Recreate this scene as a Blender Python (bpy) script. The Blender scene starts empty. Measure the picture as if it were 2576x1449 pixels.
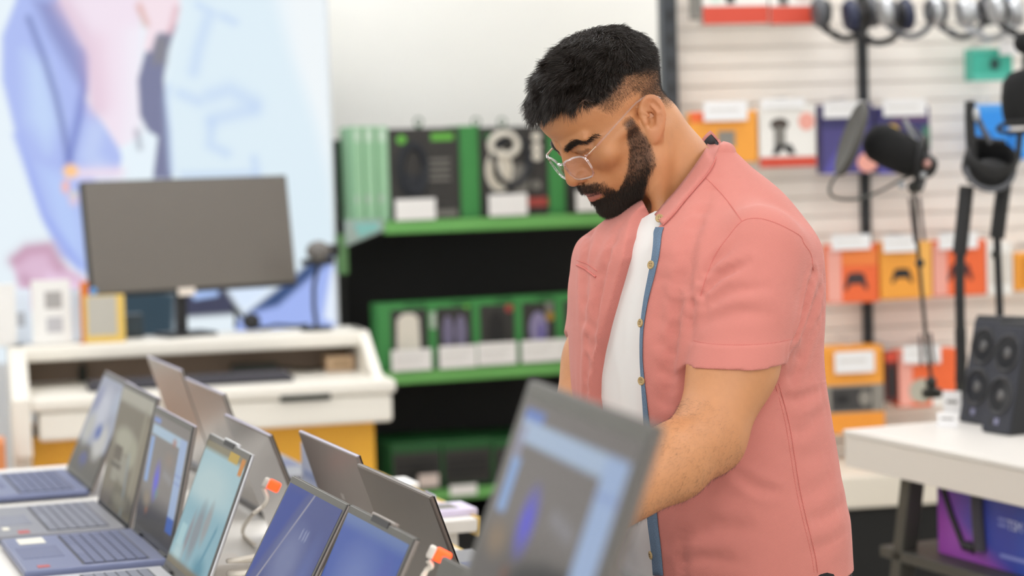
import bpy, bmesh, math, random
import numpy as np
from mathutils import Vector, Matrix
random.seed(7)
RNG = np.random.default_rng(11)
SC = bpy.context.scene
COL = SC.collection
PI = math.pi

# ------------------------------------------------------------------ camera (real position, pitch and roll)
W, H, FPX = 2576, 1449, 5500.0
CAM = np.array([0.0, 0.0, 1.44])
PITCH = math.atan((724.5 - 400) / FPX)
ROLL = 0.030
_cp, _sp = math.cos(PITCH), math.sin(PITCH)
FWD = np.array([0, _cp, -_sp]); RT0 = np.array([1.0, 0, 0]); UP0 = np.array([0, _sp, _cp])
_cr, _sr = math.cos(ROLL), math.sin(ROLL)
RT = RT0 * _cr - UP0 * _sr
UP = UP0 * _cr + RT0 * _sr
UP = np.cross(RT, FWD)

def ray(px, py):
    return FWD * FPX + RT * (px - W / 2) - UP * (py - H / 2)
def at(px, py, d):
    """world point seen at pixel (px, py) at distance d (world y)"""
    r = ray(px, py); return CAM + r * (d / r[1])
def onz(px, py, z):
    r = ray(px, py); return CAM + r * ((z - CAM[2]) / r[2])
def onplane(px, py, o, n):
    r = ray(px, py); n = np.asarray(n, float); return CAM + r * (np.dot(np.asarray(o) - CAM, n) / np.dot(r, n))
def proj(p):
    v = np.asarray(p) - CAM; z = v @ FWD
    return np.stack([W / 2 + FPX * (v @ RT) / z, H / 2 - FPX * (v @ UP) / z], -1)

cam_d = bpy.data.cameras.new('camera'); cam = bpy.data.objects.new('camera', cam_d); COL.objects.link(cam)
cam_d.sensor_fit = 'HORIZONTAL'; cam_d.sensor_width = 36; cam_d.lens = 36 * FPX / W
cam.matrix_world = Matrix(((RT[0], UP[0], -FWD[0], CAM[0]), (RT[1], UP[1], -FWD[1], CAM[1]), (RT[2], UP[2], -FWD[2], CAM[2]), (0, 0, 0, 1)))
cam_d.clip_start = 0.05; cam_d.clip_end = 100
cam_d.dof.use_dof = True; cam_d.dof.focus_distance = 2.93; cam_d.dof.aperture_fstop = 3.6
SC.camera = cam
SC.view_settings.view_transform = 'Standard'; SC.view_settings.look = 'None'
SC.view_settings.gamma = 1; SC.view_settings.use_curve_mapping = False

# ------------------------------------------------------------------ materials
def lin(c):
    if isinstance(c, str): c = [int(c[i:i + 2], 16) / 255 for i in (0, 2, 4)]
    return tuple(((v / 12.92) if v <= .04045 else ((v + .055) / 1.055) ** 2.4) for v in c[:3]) + (1,)
_M = {}
def mat(name, col, rough=.5, metal=0, spec=.5, noise=0, nscale=40, bump=0, bscale=200, emit=None, estr=1, sheen=0, trans=0, coat=0, sss=0):
    if name in _M: return _M[name]
    m = bpy.data.materials.new(name); m.use_nodes = True; _M[name] = m
    nt = m.node_tree; b = nt.nodes['Principled BSDF']
    c = lin(col) if isinstance(col, str) else tuple(col) + (1,) if len(col) == 3 else col
    b.inputs['Base Color'].default_value = c
    b.inputs['Roughness'].default_value = rough; b.inputs['Metallic'].default_value = metal
    b.inputs['Specular IOR Level'].default_value = spec
    if sheen: b.inputs['Sheen Weight'].default_value = sheen
    if coat: b.inputs['Coat Weight'].default_value = coat
    if trans: b.inputs['Transmission Weight'].default_value = trans
    if emit:
        b.inputs['Emission Color'].default_value = lin(emit); b.inputs['Emission Strength'].default_value = estr
    if noise or bump:
        tc = nt.nodes.new('ShaderNodeTexCoord')
    if noise:
        n = nt.nodes.new('ShaderNodeTexNoise'); n.inputs['Scale'].default_value = nscale; n.inputs['Detail'].default_value = 3
        nt.links.new(tc.outputs['Object'], n.inputs['Vector'])
        mx = nt.nodes.new('ShaderNodeMix'); mx.data_type = 'RGBA'
        mx.inputs[6].default_value = tuple(v * (1 - noise) for v in c[:3]) + (1,); mx.inputs[7].default_value = tuple(min(1, v * (1 + noise)) for v in c[:3]) + (1,)
        nt.links.new(n.outputs['Fac'], mx.inputs[0]); nt.links.new(mx.outputs[2], b.inputs['Base Color'])
    if bump:
        n2 = nt.nodes.new('ShaderNodeTexNoise'); n2.inputs['Scale'].default_value = bscale
        nt.links.new(tc.outputs['Object'], n2.inputs['Vector'])
        bp = nt.nodes.new('ShaderNodeBump'); bp.inputs['Strength'].default_value = bump; bp.inputs['Distance'].default_value = .002
        nt.links.new(n2.outputs['Fac'], bp.inputs['Height']); nt.links.new(bp.outputs['Normal'], b.inputs['Normal'])
    return m
def attrmat(name, rough=.5, emit=0, sss=0, bump=0, bscale=300, sheen=0, spec=.5):
    """base colour (or emission, for screens) from the mesh's own colour attribute 'Col'"""
    if name in _M: return _M[name]
    m = bpy.data.materials.new(name); m.use_nodes = True; _M[name] = m
    nt = m.node_tree; b = nt.nodes['Principled BSDF']
    a = nt.nodes.new('ShaderNodeAttribute'); a.attribute_name = 'Col'
    b.inputs['Roughness'].default_value = rough; b.inputs['Specular IOR Level'].default_value = spec
    if emit:
        b.inputs['Base Color'].default_value = (.01, .01, .012, 1)
        nt.links.new(a.outputs['Color'], b.inputs['Emission Color']); b.inputs['Emission Strength'].default_value = emit
    else:
        nt.links.new(a.outputs['Color'], b.inputs['Base Color'])
    if sss:
        b.inputs['Subsurface Weight'].default_value = sss; b.inputs['Subsurface Radius'].default_value = (.9, .35, .18); b.inputs['Subsurface Scale'].default_value = .008
    if sheen: b.inputs['Sheen Weight'].default_value = sheen
    if bump:
        tc = nt.nodes.new('ShaderNodeTexCoord')
        n2 = nt.nodes.new('ShaderNodeTexNoise'); n2.inputs['Scale'].default_value = bscale; n2.inputs['Detail'].default_value = 3
        nt.links.new(tc.outputs['Object'], n2.inputs['Vector'])
        bp = nt.nodes.new('ShaderNodeBump'); bp.inputs['Strength'].default_value = bump; bp.inputs['Distance'].default_value = .002
        nt.links.new(n2.outputs['Fac'], bp.inputs['Height']); nt.links.new(bp.outputs['Normal'], b.inputs['Normal'])
    return m

# ------------------------------------------------------------------ objects
def tag(o, label=None, cat=None, group=None, kind=None):
    if label: o['label'] = label
    if cat: o['category'] = cat
    if group: o['group'] = group
    if kind: o['kind'] = kind
    return o
def empty(name, loc=(0, 0, 0), rot=(0, 0, 0), **k):
    o = bpy.data.objects.new(name, None); COL.objects.link(o); o.empty_display_size = .05
    o.location = loc; o.rotation_euler = rot
    return tag(o, **k)
def frame_empty(name, o, x, y, z, **k):
    e = empty(name, **k)
    e.matrix_world = Matrix(((x[0], y[0], z[0], o[0]), (x[1], y[1], z[1], o[1]), (x[2], y[2], z[2], o[2]), (0, 0, 0, 1)))
    return e
def mesh_np(name, v, f, m=None, parent=None, smooth=True, col=None):
    """v (n,3), f list of index arrays [(k,3) or (k,4)]"""
    me = bpy.data.meshes.new(name)
    v = np.ascontiguousarray(v, dtype=np.float32)
    if not isinstance(f, list): f = [f]
    f = [np.asarray(a, dtype=np.int32) for a in f if len(a)]
    me.vertices.add(len(v)); me.vertices.foreach_set('co', v.ravel())
    nl = sum(a.size for a in f); npoly = sum(len(a) for a in f)
    me.loops.add(nl); me.loops.foreach_set('vertex_index', np.concatenate([a.ravel() for a in f]))
    me.polygons.add(npoly)
    sizes = np.concatenate([np.full(len(a), a.shape[1], np.int32) for a in f])
    me.polygons.foreach_set('loop_start', np.concatenate([[0], np.cumsum(sizes)[:-1]]).astype(np.int32))
    me.update(calc_edges=True); me.validate()
    if smooth: me.polygons.foreach_set('use_smooth', np.ones(len(me.polygons), bool))
    if col is not None:
        ca = me.color_attributes.new('Col', 'FLOAT_COLOR', 'POINT')
        c4 = np.ones((len(v), 4), np.float32); c4[:, :3] = col
        ca.data.foreach_set('color', c4.ravel())
    if m: me.materials.append(m)
    o = bpy.data.objects.new(name, me); COL.objects.link(o)
    if parent: o.parent = parent
    return o
class MB:
    """collects shapes into one mesh"""
    def __init__(s): s.bm = bmesh.new()
    def box(s, x0, x1, y0, y1, z0, z1, bev=0, seg=2, M=None):
        b2 = bmesh.new(); r = bmesh.ops.create_cube(b2, size=1)
        bmesh.ops.transform(b2, matrix=Matrix.Translation(((x0 + x1) / 2, (y0 + y1) / 2, (z0 + z1) / 2)) @ Matrix.Diagonal((abs(x1 - x0), abs(y1 - y0), abs(z1 - z0), 1)), verts=b2.verts)
        if bev: bmesh.ops.bevel(b2, geom=list(b2.edges), offset=min(bev, .49 * min(abs(x1 - x0), abs(y1 - y0), abs(z1 - z0))), segments=seg, affect='EDGES', profile=.5)
        s._add(b2, M); return s
    def prism(s, pts, h0, h1, axis='z', bev=0, M=None, seg=2):
        """polygon pts (2d) extruded between h0 and h1 along axis"""
        b2 = bmesh.new()
        def P(p, h): return {'z': (p[0], p[1], h), 'x': (h, p[0], p[1]), 'y': (p[0], h, p[1])}[axis]
        a = [b2.verts.new(P(p, h0)) for p in pts]; b = [b2.verts.new(P(p, h1)) for p in pts]
        n = len(pts); b2.faces.new(a[::-1]); b2.faces.new(b)
        for i in range(n): b2.faces.new((a[i], a[(i + 1) % n], b[(i + 1) % n], b[i]))
        bmesh.ops.recalc_face_normals(b2, faces=b2.faces)
        if bev: bmesh.ops.bevel(b2, geom=list(b2.edges), offset=bev, segments=seg, affect='EDGES', profile=.5)
        s._add(b2, M); return s
    def cyl(s, p0, p1, r0, r1=None, n=20, M=None, bev=0):
        r1 = r0 if r1 is None else r1
        p0 = Vector(p0); p1 = Vector(p1); d = p1 - p0; L = d.length
        b2 = bmesh.new(); bmesh.ops.create_cone(b2, cap_ends=True, segments=n, radius1=r0, radius2=max(r1, 1e-5), depth=L)
        if bev:
            es = [e for e in b2.edges if abs(e.verts[0].co.z - e.verts[1].co.z) < 1e-6]
            bmesh.ops.bevel(b2, geom=es, offset=bev, segments=2, affect='EDGES', profile=.5)
        q = d.to_track_quat('Z', 'Y').to_matrix().to_4x4()
        bmesh.ops.transform(b2, matrix=Matrix.Translation((p0 + p1) / 2) @ q, verts=b2.verts)
        s._add(b2, M); return s
    def ball(s, c, r, n=20, M=None):
        b2 = bmesh.new(); bmesh.ops.create_uvsphere(b2, u_segments=n, v_segments=max(6, n // 2), radius=1)
        r = (r, r, r) if np.isscalar(r) else r
        bmesh.ops.transform(b2, matrix=Matrix.Translation(Vector(c)) @ Matrix.Diagonal((*r, 1)), verts=b2.verts)
        s._add(b2, M); return s
    def torus(s, c, axis, R, r, n=32, k=10, a0=0, a1=2 * PI, xdir=None, ry=None):
        ax = Vector(axis).normalized(); x = Vector(xdir) if xdir is not None else ax.orthogonal(); x = (x - ax * x.dot(ax)).normalized(); y = ax.cross(x)
        cl = abs(a1 - a0 - 2 * PI) < 1e-6; ry = R if ry is None else ry
        pts = [Vector(c) + x * (R * math.cos(a0 + (a1 - a0) * i / n)) + y * (ry * math.sin(a0 + (a1 - a0) * i / n)) for i in range(n if cl else n + 1)]
        return s.tube(pts, r, k, closed=cl)
    def tube(s, pts, r, k=8, closed=False, M=None):
        pts = [Vector(p) for p in pts]; n = len(pts)
        rs = [r] * n if np.isscalar(r) else list(r)
        b2 = bmesh.new(); rings = []; prev = None
        for i, p in enumerate(pts):
            if closed: t = pts[(i + 1) % n] - pts[i - 1]
            else: t = pts[min(i + 1, n - 1)] - pts[max(i - 1, 0)]
            t = t.normalized() if t.length > 1e-9 else Vector((0, 0, 1))
            if prev is None: u = t.orthogonal().normalized()
            else:
                u = prev - t * prev.dot(t); u = u.normalized() if u.length > 1e-6 else t.orthogonal().normalized()
            prev = u; w = t.cross(u)
            rings.append([b2.verts.new(p + (u * math.cos(2 * PI * j / k) + w * math.sin(2 * PI * j / k)) * rs[i]) for j in range(k)])
        m = n if closed else n - 1
        for i in range(m):
            A, B = rings[i], rings[(i + 1) % n]
            for j in range(k): b2.faces.new((A[j], A[(j + 1) % k], B[(j + 1) % k], B[j]))
        if not closed: b2.faces.new(rings[0][::-1]); b2.faces.new(rings[-1])
        s._add(b2, M); return s
    def lathe(s, prof, c=(0, 0, 0), axis=(0, 0, 1), n=32, M=None):
        """prof: list of (radius, height)"""
        b2 = bmesh.new(); rings = []
        for r, h in prof:
            rings.append([b2.verts.new((max(r, 1e-5) * math.cos(2 * PI * j / n), max(r, 1e-5) * math.sin(2 * PI * j / n), h)) for j in range(n)])
        for A, B in zip(rings, rings[1:]):
            for j in range(n): b2.faces.new((A[j], A[(j + 1) % n], B[(j + 1) % n], B[j]))
        b2.faces.new(rings[0][::-1]); b2.faces.new(rings[-1])
        q = Vector(axis).to_track_quat('Z', 'Y').to_matrix().to_4x4()
        bmesh.ops.transform(b2, matrix=Matrix.Translation(Vector(c)) @ q, verts=b2.verts)
        s._add(b2, M); return s
    def quad(s, *p, M=None):
        b2 = bmesh.new(); b2.faces.new([b2.verts.new(q) for q in p]); s._add(b2, M); return s
    def _add(s, b2, M=None):
        if M is not None: bmesh.ops.transform(b2, matrix=M, verts=b2.verts)
        me = bpy.data.meshes.new('tmp'); b2.to_mesh(me); b2.free(); s.bm.from_mesh(me); bpy.data.meshes.remove(me)
    def build(s, name, m=None, parent=None, smooth=False):
        me = bpy.data.meshes.new(name); s.bm.to_mesh(me); s.bm.free()
        if m: me.materials.append(m)
        if smooth:
            me.polygons.foreach_set('use_smooth', np.ones(len(me.polygons), bool))
            try: me.set_sharp_from_angle(angle=math.radians(38))
            except Exception: pass
        o = bpy.data.objects.new(name, me); COL.objects.link(o)
        if parent: o.parent = parent
        return o
def kids(o): return [c for c in COL.objects if c.parent == o]
def copy_tree(o, parent=None):
    c = o.copy(); COL.objects.link(c)
    if parent: c.parent = parent
    for ch in list(o.children): copy_tree(ch, c)
    return c
def text_mesh(name, s, size, m, parent, M, depth=.0004, align='CENTER'):
    """lettering as a solid mesh"""
    cu = bpy.data.curves.new(name, 'FONT'); cu.body = s; cu.size = size; cu.extrude = depth; cu.align_x = align; cu.align_y = 'CENTER'
    t = bpy.data.objects.new(name, cu); COL.objects.link(t)
    dg = bpy.context.evaluated_depsgraph_get(); me = bpy.data.meshes.new_from_object(t.evaluated_get(dg))
    bpy.data.objects.remove(t); bpy.data.curves.remove(cu)
    me.name = name; me.transform(M); me.materials.clear(); me.materials.append(m)
    o = bpy.data.objects.new(name, me); COL.objects.link(o); o.parent = parent
    return o

def curve_smooth3(pts, n=6):
    px = np.array(pts, float); P = np.vstack([2 * px[0] - px[1], px, 2 * px[-1] - px[-2]]); o = []
    for i in range(1, len(P) - 2):
        for t in np.linspace(0, 1, n, endpoint=False):
            o.append(.5 * (2 * P[i] + (P[i + 1] - P[i - 1]) * t + (2 * P[i - 1] - 5 * P[i] + 4 * P[i + 1] - P[i + 2]) * t * t + (3 * P[i] - P[i - 1] - 3 * P[i + 1] + P[i + 2]) * t ** 3))
    o.append(P[-2]); return np.array(o)

# ------------------------------------------------------------------ signed distance modelling (for the organic shapes)
def smin(a, b, k): 
    h = np.clip(.5 + .5 * (b - a) / k, 0, 1); return b + (a - b) * h - k * h * (1 - h)
def smax(a, b, k): return -smin(-a, -b, k)
def ell(p, c, r):
    q = p - np.asarray(c, np.float32); r = np.asarray(r, np.float32)
    k0 = np.sqrt(((q / r) ** 2).sum(-1)); k1 = np.sqrt(((q / (r * r)) ** 2).sum(-1))
    return k0 * (k0 - 1) / np.maximum(k1, 1e-9)
def cap(p, a, b, ra, rb=None):
    rb = ra if rb is None else rb
    a = np.asarray(a, np.float32); b = np.asarray(b, np.float32); ab = b - a
    t = np.clip(((p - a) @ ab) / (ab @ ab), 0, 1)
    q = p - a - t[..., None] * ab
    return np.sqrt((q * q).sum(-1)) - (ra + (rb - ra) * t)
def segdist(p, a, b):
    return cap(p, a, b, 0, 0)
def polydist(p, pts):
    d = np.full(p.shape[:-1], 1e9, np.float32)
    for a, b in zip(pts, pts[1:]): d = np.minimum(d, segdist(p, a, b))
    return d
def inpoly(x, y, P):
    c = np.zeros(x.shape, bool); n = len(P)
    for i in range(n):
        x0, y0 = P[i]; x1, y1 = P[(i + 1) % n]
        if y0 == y1: continue
        m = ((y0 > y) != (y1 > y)) & (x < (x1 - x0) * (y - y0) / (y1 - y0) + x0); c ^= m
    return c
def sdpoly(x, y, P):
    """signed distance (negative inside) to a polygon"""
    d = np.full(x.shape, 1e9)
    for (x0, y0), (x1, y1) in zip(P, P[1:] + P[:1]):
        dx, dy = x1 - x0, y1 - y0; t = np.clip(((x - x0) * dx + (y - y0) * dy) / max(dx * dx + dy * dy, 1e-9), 0, 1)
        d = np.minimum(d, np.hypot(x - x0 - t * dx, y - y0 - t * dy))
    return np.where(inpoly(x, y, P), -d, d)
def smooth01(x): x = np.clip(x, 0, 1); return x * x * (3 - 2 * x)
def vnoise(p, seed=0):
    """cheap smooth value noise in [-1, 1]"""
    p = np.asarray(p, np.float32); i = np.floor(p).astype(np.int64); f = p - i; f = f * f * (3 - 2 * f)
    def h(x, y, z):
        n = (x * 374761393 + y * 668265263 + z * 2147483647 + seed * 1274126177) & 0xffffffff
        n = ((n ^ (n >> 13)) * 1274126177) & 0xffffffff
        return ((n ^ (n >> 16)) & 0xffff).astype(np.float32) / 32767.5 - 1
    r = 0
    for dx in (0, 1):
        wx = f[..., 0] if dx else 1 - f[..., 0]
        for dy in (0, 1):
            wy = f[..., 1] if dy else 1 - f[..., 1]
            for dz in (0, 1):
                wz = f[..., 2] if dz else 1 - f[..., 2]
                r = r + wx * wy * wz * h(i[..., 0] + dx, i[..., 1] + dy, i[..., 2] + dz)
    return r
def surface(fn, lo, hi, h, B=8, margin=.006):
    """zero surface of fn inside the box, by sparse surface nets; returns verts, quads"""
    lo = np.asarray(lo, np.float64); hi = np.asarray(hi, np.float64)
    nb = np.ceil((hi - lo) / (B * h)).astype(int)
    g = np.stack(np.meshgrid(*[np.arange(n) for n in nb], indexing='ij'), -1).reshape(-1, 3)
    d = np.concatenate([fn((lo + (c + .5) * B * h).astype(np.float32)) for c in np.array_split(g, max(1, len(g) // 400000))])
    g = g[np.abs(d) < .95 * B * h + margin]
    off = np.stack(np.meshgrid(*[np.arange(B + 1)] * 3, indexing='ij'), -1)
    N = nb * B + 2
    ids, vs, quads = [], [], []
    for chunk in np.array_split(g, max(1, len(g) // 1200)):
        idx = chunk[:, None, None, None, :] * B + off
        val = fn((lo + idx * h).reshape(-1, 3).astype(np.float32)).reshape(idx.shape[:-1])
        ins = val < 0
        C = [(a, b, c) for a in (0, 1) for b in (0, 1) for c in (0, 1)]
        sl = lambda A, o: A[:, o[0]:o[0] + B, o[1]:o[1] + B, o[2]:o[2] + B]
        cnt = sum(sl(ins, o).astype(np.int8) for o in C)
        act = (cnt > 0) & (cnt < 8)
        cv = {o: sl(val, o)[act] for o in C}
        acc = np.zeros((act.sum(), 3)); n = np.zeros(act.sum())
        for o in C:
            for ax in range(3):
                if o[ax] == 0:
                    o2 = list(o); o2[ax] = 1; o2 = tuple(o2)
                    v0, v1 = cv[o], cv[o2]; m = (v0 < 0) != (v1 < 0)
                    t = np.where(m, v0 / np.where(m, v0 - v1, 1), 0)
                    p = np.tile(np.array(o, float), (len(v0), 1)); p[:, ax] = t
                    acc += p * m[:, None]; n += m
        base = idx[:, :B, :B, :B][act]
        ids.append((base[:, 0] * N[1] + base[:, 1]) * N[2] + base[:, 2]); vs.append(lo + (base + acc / n[:, None]) * h)
        for ax in range(3):
            o2 = [0, 0, 0]; o2[ax] = 1
            i0 = sl(ins, (0, 0, 0)); i1 = sl(ins, tuple(o2)); m = i0 != i1
            bs = idx[:, :B, :B, :B][m]; fl = i0[m]
            b, c = (ax + 1) % 3, (ax + 2) % 3
            e = np.eye(3, dtype=int)
            key = lambda q: (q[:, 0] * N[1] + q[:, 1]) * N[2] + q[:, 2]
            q4 = np.stack([key(bs - e[b] - e[c]), key(bs - e[c]), key(bs), key(bs - e[b])], -1)
            q4[~fl] = q4[~fl][:, ::-1]
            ok = (bs[:, b] > 0) & (bs[:, c] > 0)
            quads.append(q4[ok])
    ids = np.concatenate(ids); vs = np.concatenate(vs); quads = np.concatenate(quads)
    o = np.argsort(ids); ids = ids[o]; vs = vs[o]
    pos = np.searchsorted(ids, quads); pos = np.minimum(pos, len(ids) - 1)
    good = (ids[pos] == quads).all(-1)
    return vs, pos[good].astype(np.int32)
def grad(fn, p, e=.0015):
    p = np.asarray(p, np.float32); g = np.zeros(p.shape, np.float32)
    for a in range(3):
        o = np.zeros(3, np.float32); o[a] = e; g[..., a] = fn(p + o) - fn(p - o)
    return g / np.maximum(np.linalg.norm(g, axis=-1, keepdims=True), 1e-9)
def trace(fn, px, d0=2.3, d1=3.6):
    """first hits of camera rays with fn's surface"""
    px = np.asarray(px, float); R = np.array([ray(*q) for q in px]); R = R / R[:, 1:2]
    t = np.full(len(px), d0)
    for _ in range(160):
        d = fn((CAM + R * t[:, None]).astype(np.float32)); t = np.minimum(t + np.clip(d, -.02, .05) * .6, d1)
    return CAM + R * t[:, None]
def strand_mesh(pts, r0, r1=.15):
    """pts (n,K,3): tapered three-sided hairs; returns verts, faces"""
    n, K, _ = pts.shape
    t = pts[:, -1] - pts[:, 0]; t /= np.maximum(np.linalg.norm(t, axis=-1, keepdims=True), 1e-9)
    a = np.cross(t, RNG.normal(size=(n, 3))); a /= np.maximum(np.linalg.norm(a, axis=-1, keepdims=True), 1e-9); b = np.cross(t, a)
    rad = (np.asarray(r0).reshape(-1, 1) * np.linspace(1, r1, K)[None]) 
    ring = np.stack([a * math.cos(q) + b * math.sin(q) for q in (0, 2 * PI / 3, 4 * PI / 3)], 1)
    v = pts[:, :, None, :] + ring[:, None] * rad[:, :, None, None]
    i = np.arange(n * K * 3).reshape(n, K, 3)
    f = [np.stack([i[:, k, j], i[:, k, (j + 1) % 3], i[:, k + 1, (j + 1) % 3], i[:, k + 1, j]], -1) for k in range(K - 1) for j in range(3)]
    return v.reshape(-1, 3), np.concatenate(f)
# ================================================================== room shell
WALLM = mat('cream_wall_paint', 'f0efe9', rough=.8, noise=.02, nscale=3, bump=.05, bscale=120)
CEILM = mat('white_ceiling', 'f2f1ee', rough=.9, noise=.02, nscale=4)
FLOORM = mat('grey_floor_tiles', 'b9b4ab', rough=.35, noise=.08, nscale=6)
class VPlane:
    """vertical plane through world point o, running along angle a (degrees) in plan; local x along it, y away from the camera, z up"""
    def __init__(s, o, a):
        s.o = np.array([o[0], o[1], 0.0]); r = math.radians(a); s.g = np.array([math.cos(r), math.sin(r), 0]); s.n = np.array([-math.sin(r), math.cos(r), 0])
    def hit(s, px, py, back=0):
        p = onplane(px, py, s.o + s.n * back, s.n); return float((p - s.o) @ s.g), float(p[2])
    def rect(s, x0, y0, x1, y1, back=0):
        xm, ym = (x0 + x1) / 2, (y0 + y1) / 2
        return s.hit(x0, ym, back)[0], s.hit(xm, y1, back)[1], s.hit(x1, ym, back)[0], s.hit(xm, y0, back)[1]
    def frame(s, name, u=0, back=0, z=0, **k):
        return frame_empty(name, s.o + s.g * u + s.n * back + np.array([0, 0, z]), s.g, s.n, np.array([0, 0, 1.0]), **k)
    def world(s, u, back, z): return s.o + s.g * u + s.n * back + np.array([0, 0, z])
tag(MB().box(-4.6, 5.2, -4.0, 11.2, -.05, 0).build('floor', FLOORM), kind='structure')
tag(MB().box(-4.6, 5.2, -4.0, 11.2, 3.1, 3.16).build('ceiling', CEILM), kind='structure')
tag(MB().box(-4.66, -4.6, -4.0, 11.2, 0, 3.1).build('wall_left', WALLM), kind='structure')
tag(MB().box(5.2, 5.26, -4.0, 11.2, 0, 3.1).build('wall_right', WALLM), kind='structure')
BACK = VPlane(at(1300, 200, 8.7), 9)
bw_ = BACK.frame('wall_back'); MB().box(-6.0, 6.0, 0, .06, 0, 3.1).build('wall_surface', WALLM, bw_); tag(bw_, kind='structure')
PANEL = mat('light_diffuser', 'ffffff', emit='fbfcff', estr=8.5); PANELB = mat('light_diffuser_bright', 'ffffff', emit='fbfcff', estr=12.0); PFR = mat('light_trim', 'dddddd', rough=.5)
for ix in range(4):
    for iy in range(7):
        e = empty('ceiling_light', (-2.7 + ix * 1.9, -2.9 + iy * 1.85, 3.098), group='ceiling panels', label='square white ceiling light panel', cat='light')
        MB().box(-.36, .36, -.36, .36, -.012, 0).build('frame', PFR, e); MB().box(-.32, .32, -.32, .32, -.016, -.0125).build('diffuser', PANELB if iy in (4, 5, 6) else PANEL, e)  # unseen panels; last row added and rear rows brightened to light the back walls
# ================================================================== lightbox, gondola, desk
def sdline(x, y, P):
    d = np.full(x.shape, 1e9)
    for (x0, y0), (x1, y1) in zip(P, P[1:]):
        dx, dy = x1 - x0, y1 - y0; t = np.clip(((x - x0) * dx + (y - y0) * dy) / max(dx * dx + dy * dy, 1e-9), 0, 1)
        d = np.minimum(d, np.hypot(x - x0 - t * dx, y - y0 - t * dy))
    return d
class Paint:
    """a picture painted on vertices: x, y are picture coordinates"""
    def __init__(s, x, y, bg): s.x, s.y = x, y; s.c = np.tile(np.array(lin(bg)[:3]), (len(x), 1))
    def mix(s, w, col): w = np.clip(w, 0, 1)[:, None]; s.c = s.c * (1 - w) + np.array(lin(col)[:3]) * w; return s
    def poly(s, P, col, soft=6, k=1): return s.mix(k * (.5 - sdpoly(s.x, s.y, P) / soft), col)
    def line(s, P, w, col, k=1, soft=None): return s.mix(k * np.exp(-(sdline(s.x, s.y, P) / w) ** 2), col)
    def ell(s, cx, cy, rx, ry, col, k=1, soft=.25): return s.mix(k * (1 - np.hypot((s.x - cx) / rx, (s.y - cy) / ry)) / soft + .0, col)
    def rect(s, x0, y0, x1, y1, col, k=1): return s.mix(k * ((s.x >= x0) & (s.x <= x1) & (s.y >= y0) & (s.y <= y1)), col)
def grid_faces(nx, ny): return np.array([[j * nx + i, j * nx + i + 1, (j + 1) * nx + i + 1, (j + 1) * nx + i] for j in range(ny - 1) for i in range(nx - 1)])

BLACKP = mat('black_panel', '141413', rough=.75, noise=.15, nscale=5)
# ---- lightbox
LB = VPlane(at(830, 400, 7.75), 12)
s0, z0, s1, z1 = LB.rect(-170, -130, 832, 900)
lb = LB.frame('lightbox', 0, 0, 0, label='tall backlit advertising lightbox showing two people in denim jackets', cat='lightbox')
MB().box(s0 - .03, s1 + .012, .012, .12, z0 - .5, z1 + .03, .004).build('frame', mat('lightbox_frame', 'd8dde2', rough=.4), lb)
nx, ny = 260, 260
U, Z = np.meshgrid(np.linspace(s0, s1, nx), np.linspace(z0, z1, ny)); U, Z = U.ravel(), Z.ravel()
PX = proj(np.stack([LB.world(u, 0, z) for u, z in zip(U, Z)])); X, Y = PX[:, 0], PX[:, 1]
p = Paint(X, Y, 'e6f1f8')
p.poly([(690, -150), (830, -150), (842, 900), (770, 900), (850, 560), (800, 330), (740, 150)], 'eef4f7', 60)
p.poly([(455, -150), (455, 0), (432, 100), (412, 200), (425, 300), (432, 450), (700, 450), (712, 480), (745, 700), (850, 600), (830, 450), (790, 300), (735, 150), (690, 0), (690, -150)], 'dcecf5', 40)
p.poly([(40, -150), (40, 0), (5, 90), (5, 200), (35, 320), (60, 400), (80, 470), (110, 560), (150, 640), (215, 690), (260, 690), (240, 440), (300, 440), (312, 380), (215, 250), (228, 150), (150, 0), (150, -150)], 'a9b9f0', 14)
p.poly([(85, 0), (150, 0), (225, 150), (222, 230), (190, 200), (120, 80)], '8790c8', 30)
p.poly([(60, 130), (115, 160), (150, 300), (120, 380), (70, 300)], 'bdd2f6', 50); p.poly([(100, 420), (160, 440), (205, 560), (215, 680), (150, 600)], 'b4c9f7', 40)
p.line([(72, 45), (112, 150), (140, 240), (158, 320), (172, 400)], 9, '6b78b4', .8); p.line([(214, 120), (216, 190), (200, 290), (180, 380), (172, 420)], 12, '5f6fc0', .75); p.line([(40, 340), (75, 440), (110, 540), (200, 670)], 10, '8fa2ee', .6)
p.line([(240, 330), (225, 390), (260, 430)], 30, 'c3d2f5', .7)
p.poly([(150, -150), (150, 0), (225, 140), (226, 255), (300, 370), (338, 378), (350, 280), (345, 200), (352, 70), (352, -150)], 'efe0ee', 14)
p.line([(160, 10), (228, 120), (240, 200), (245, 270)], 26, 'dcc0d4', .7); p.line([(340, 90), (338, 280), (330, 350)], 30, 'f0ecf6', .8); p.line([(250, 100), (260, 250)], 26, 'ead0e0', .5)
p.poly([(404, 70), (445, 60), (422, 130), (412, 200), (418, 255), (428, 330), (433, 450), (383, 450), (395, 345), (372, 328), (352, 290), (347, 200), (366, 130)], '74789a', 8); p.poly([(392, 90), (425, 90), (415, 160), (385, 160)], '807f88', 24)
p.poly([(345, -150), (345, 20), (372, 62), (362, 125), (380, 130), (395, 82), (428, 82), (447, 50), (470, -150)], 'f2dfe8', 10); p.line([(350, 15), (368, 60)], 9, 'd59a8c', .7); p.line([(445, 20), (430, 78)], 9, 'd9aab4', .7)
p.poly([(296, 450), (308, 400), (300, 372), (352, 345), (372, 332), (397, 345), (384, 450)], 'e6f2fa', 8); p.line([(345, 330), (352, 372)], 8, '7f7f92', .6)
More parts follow.
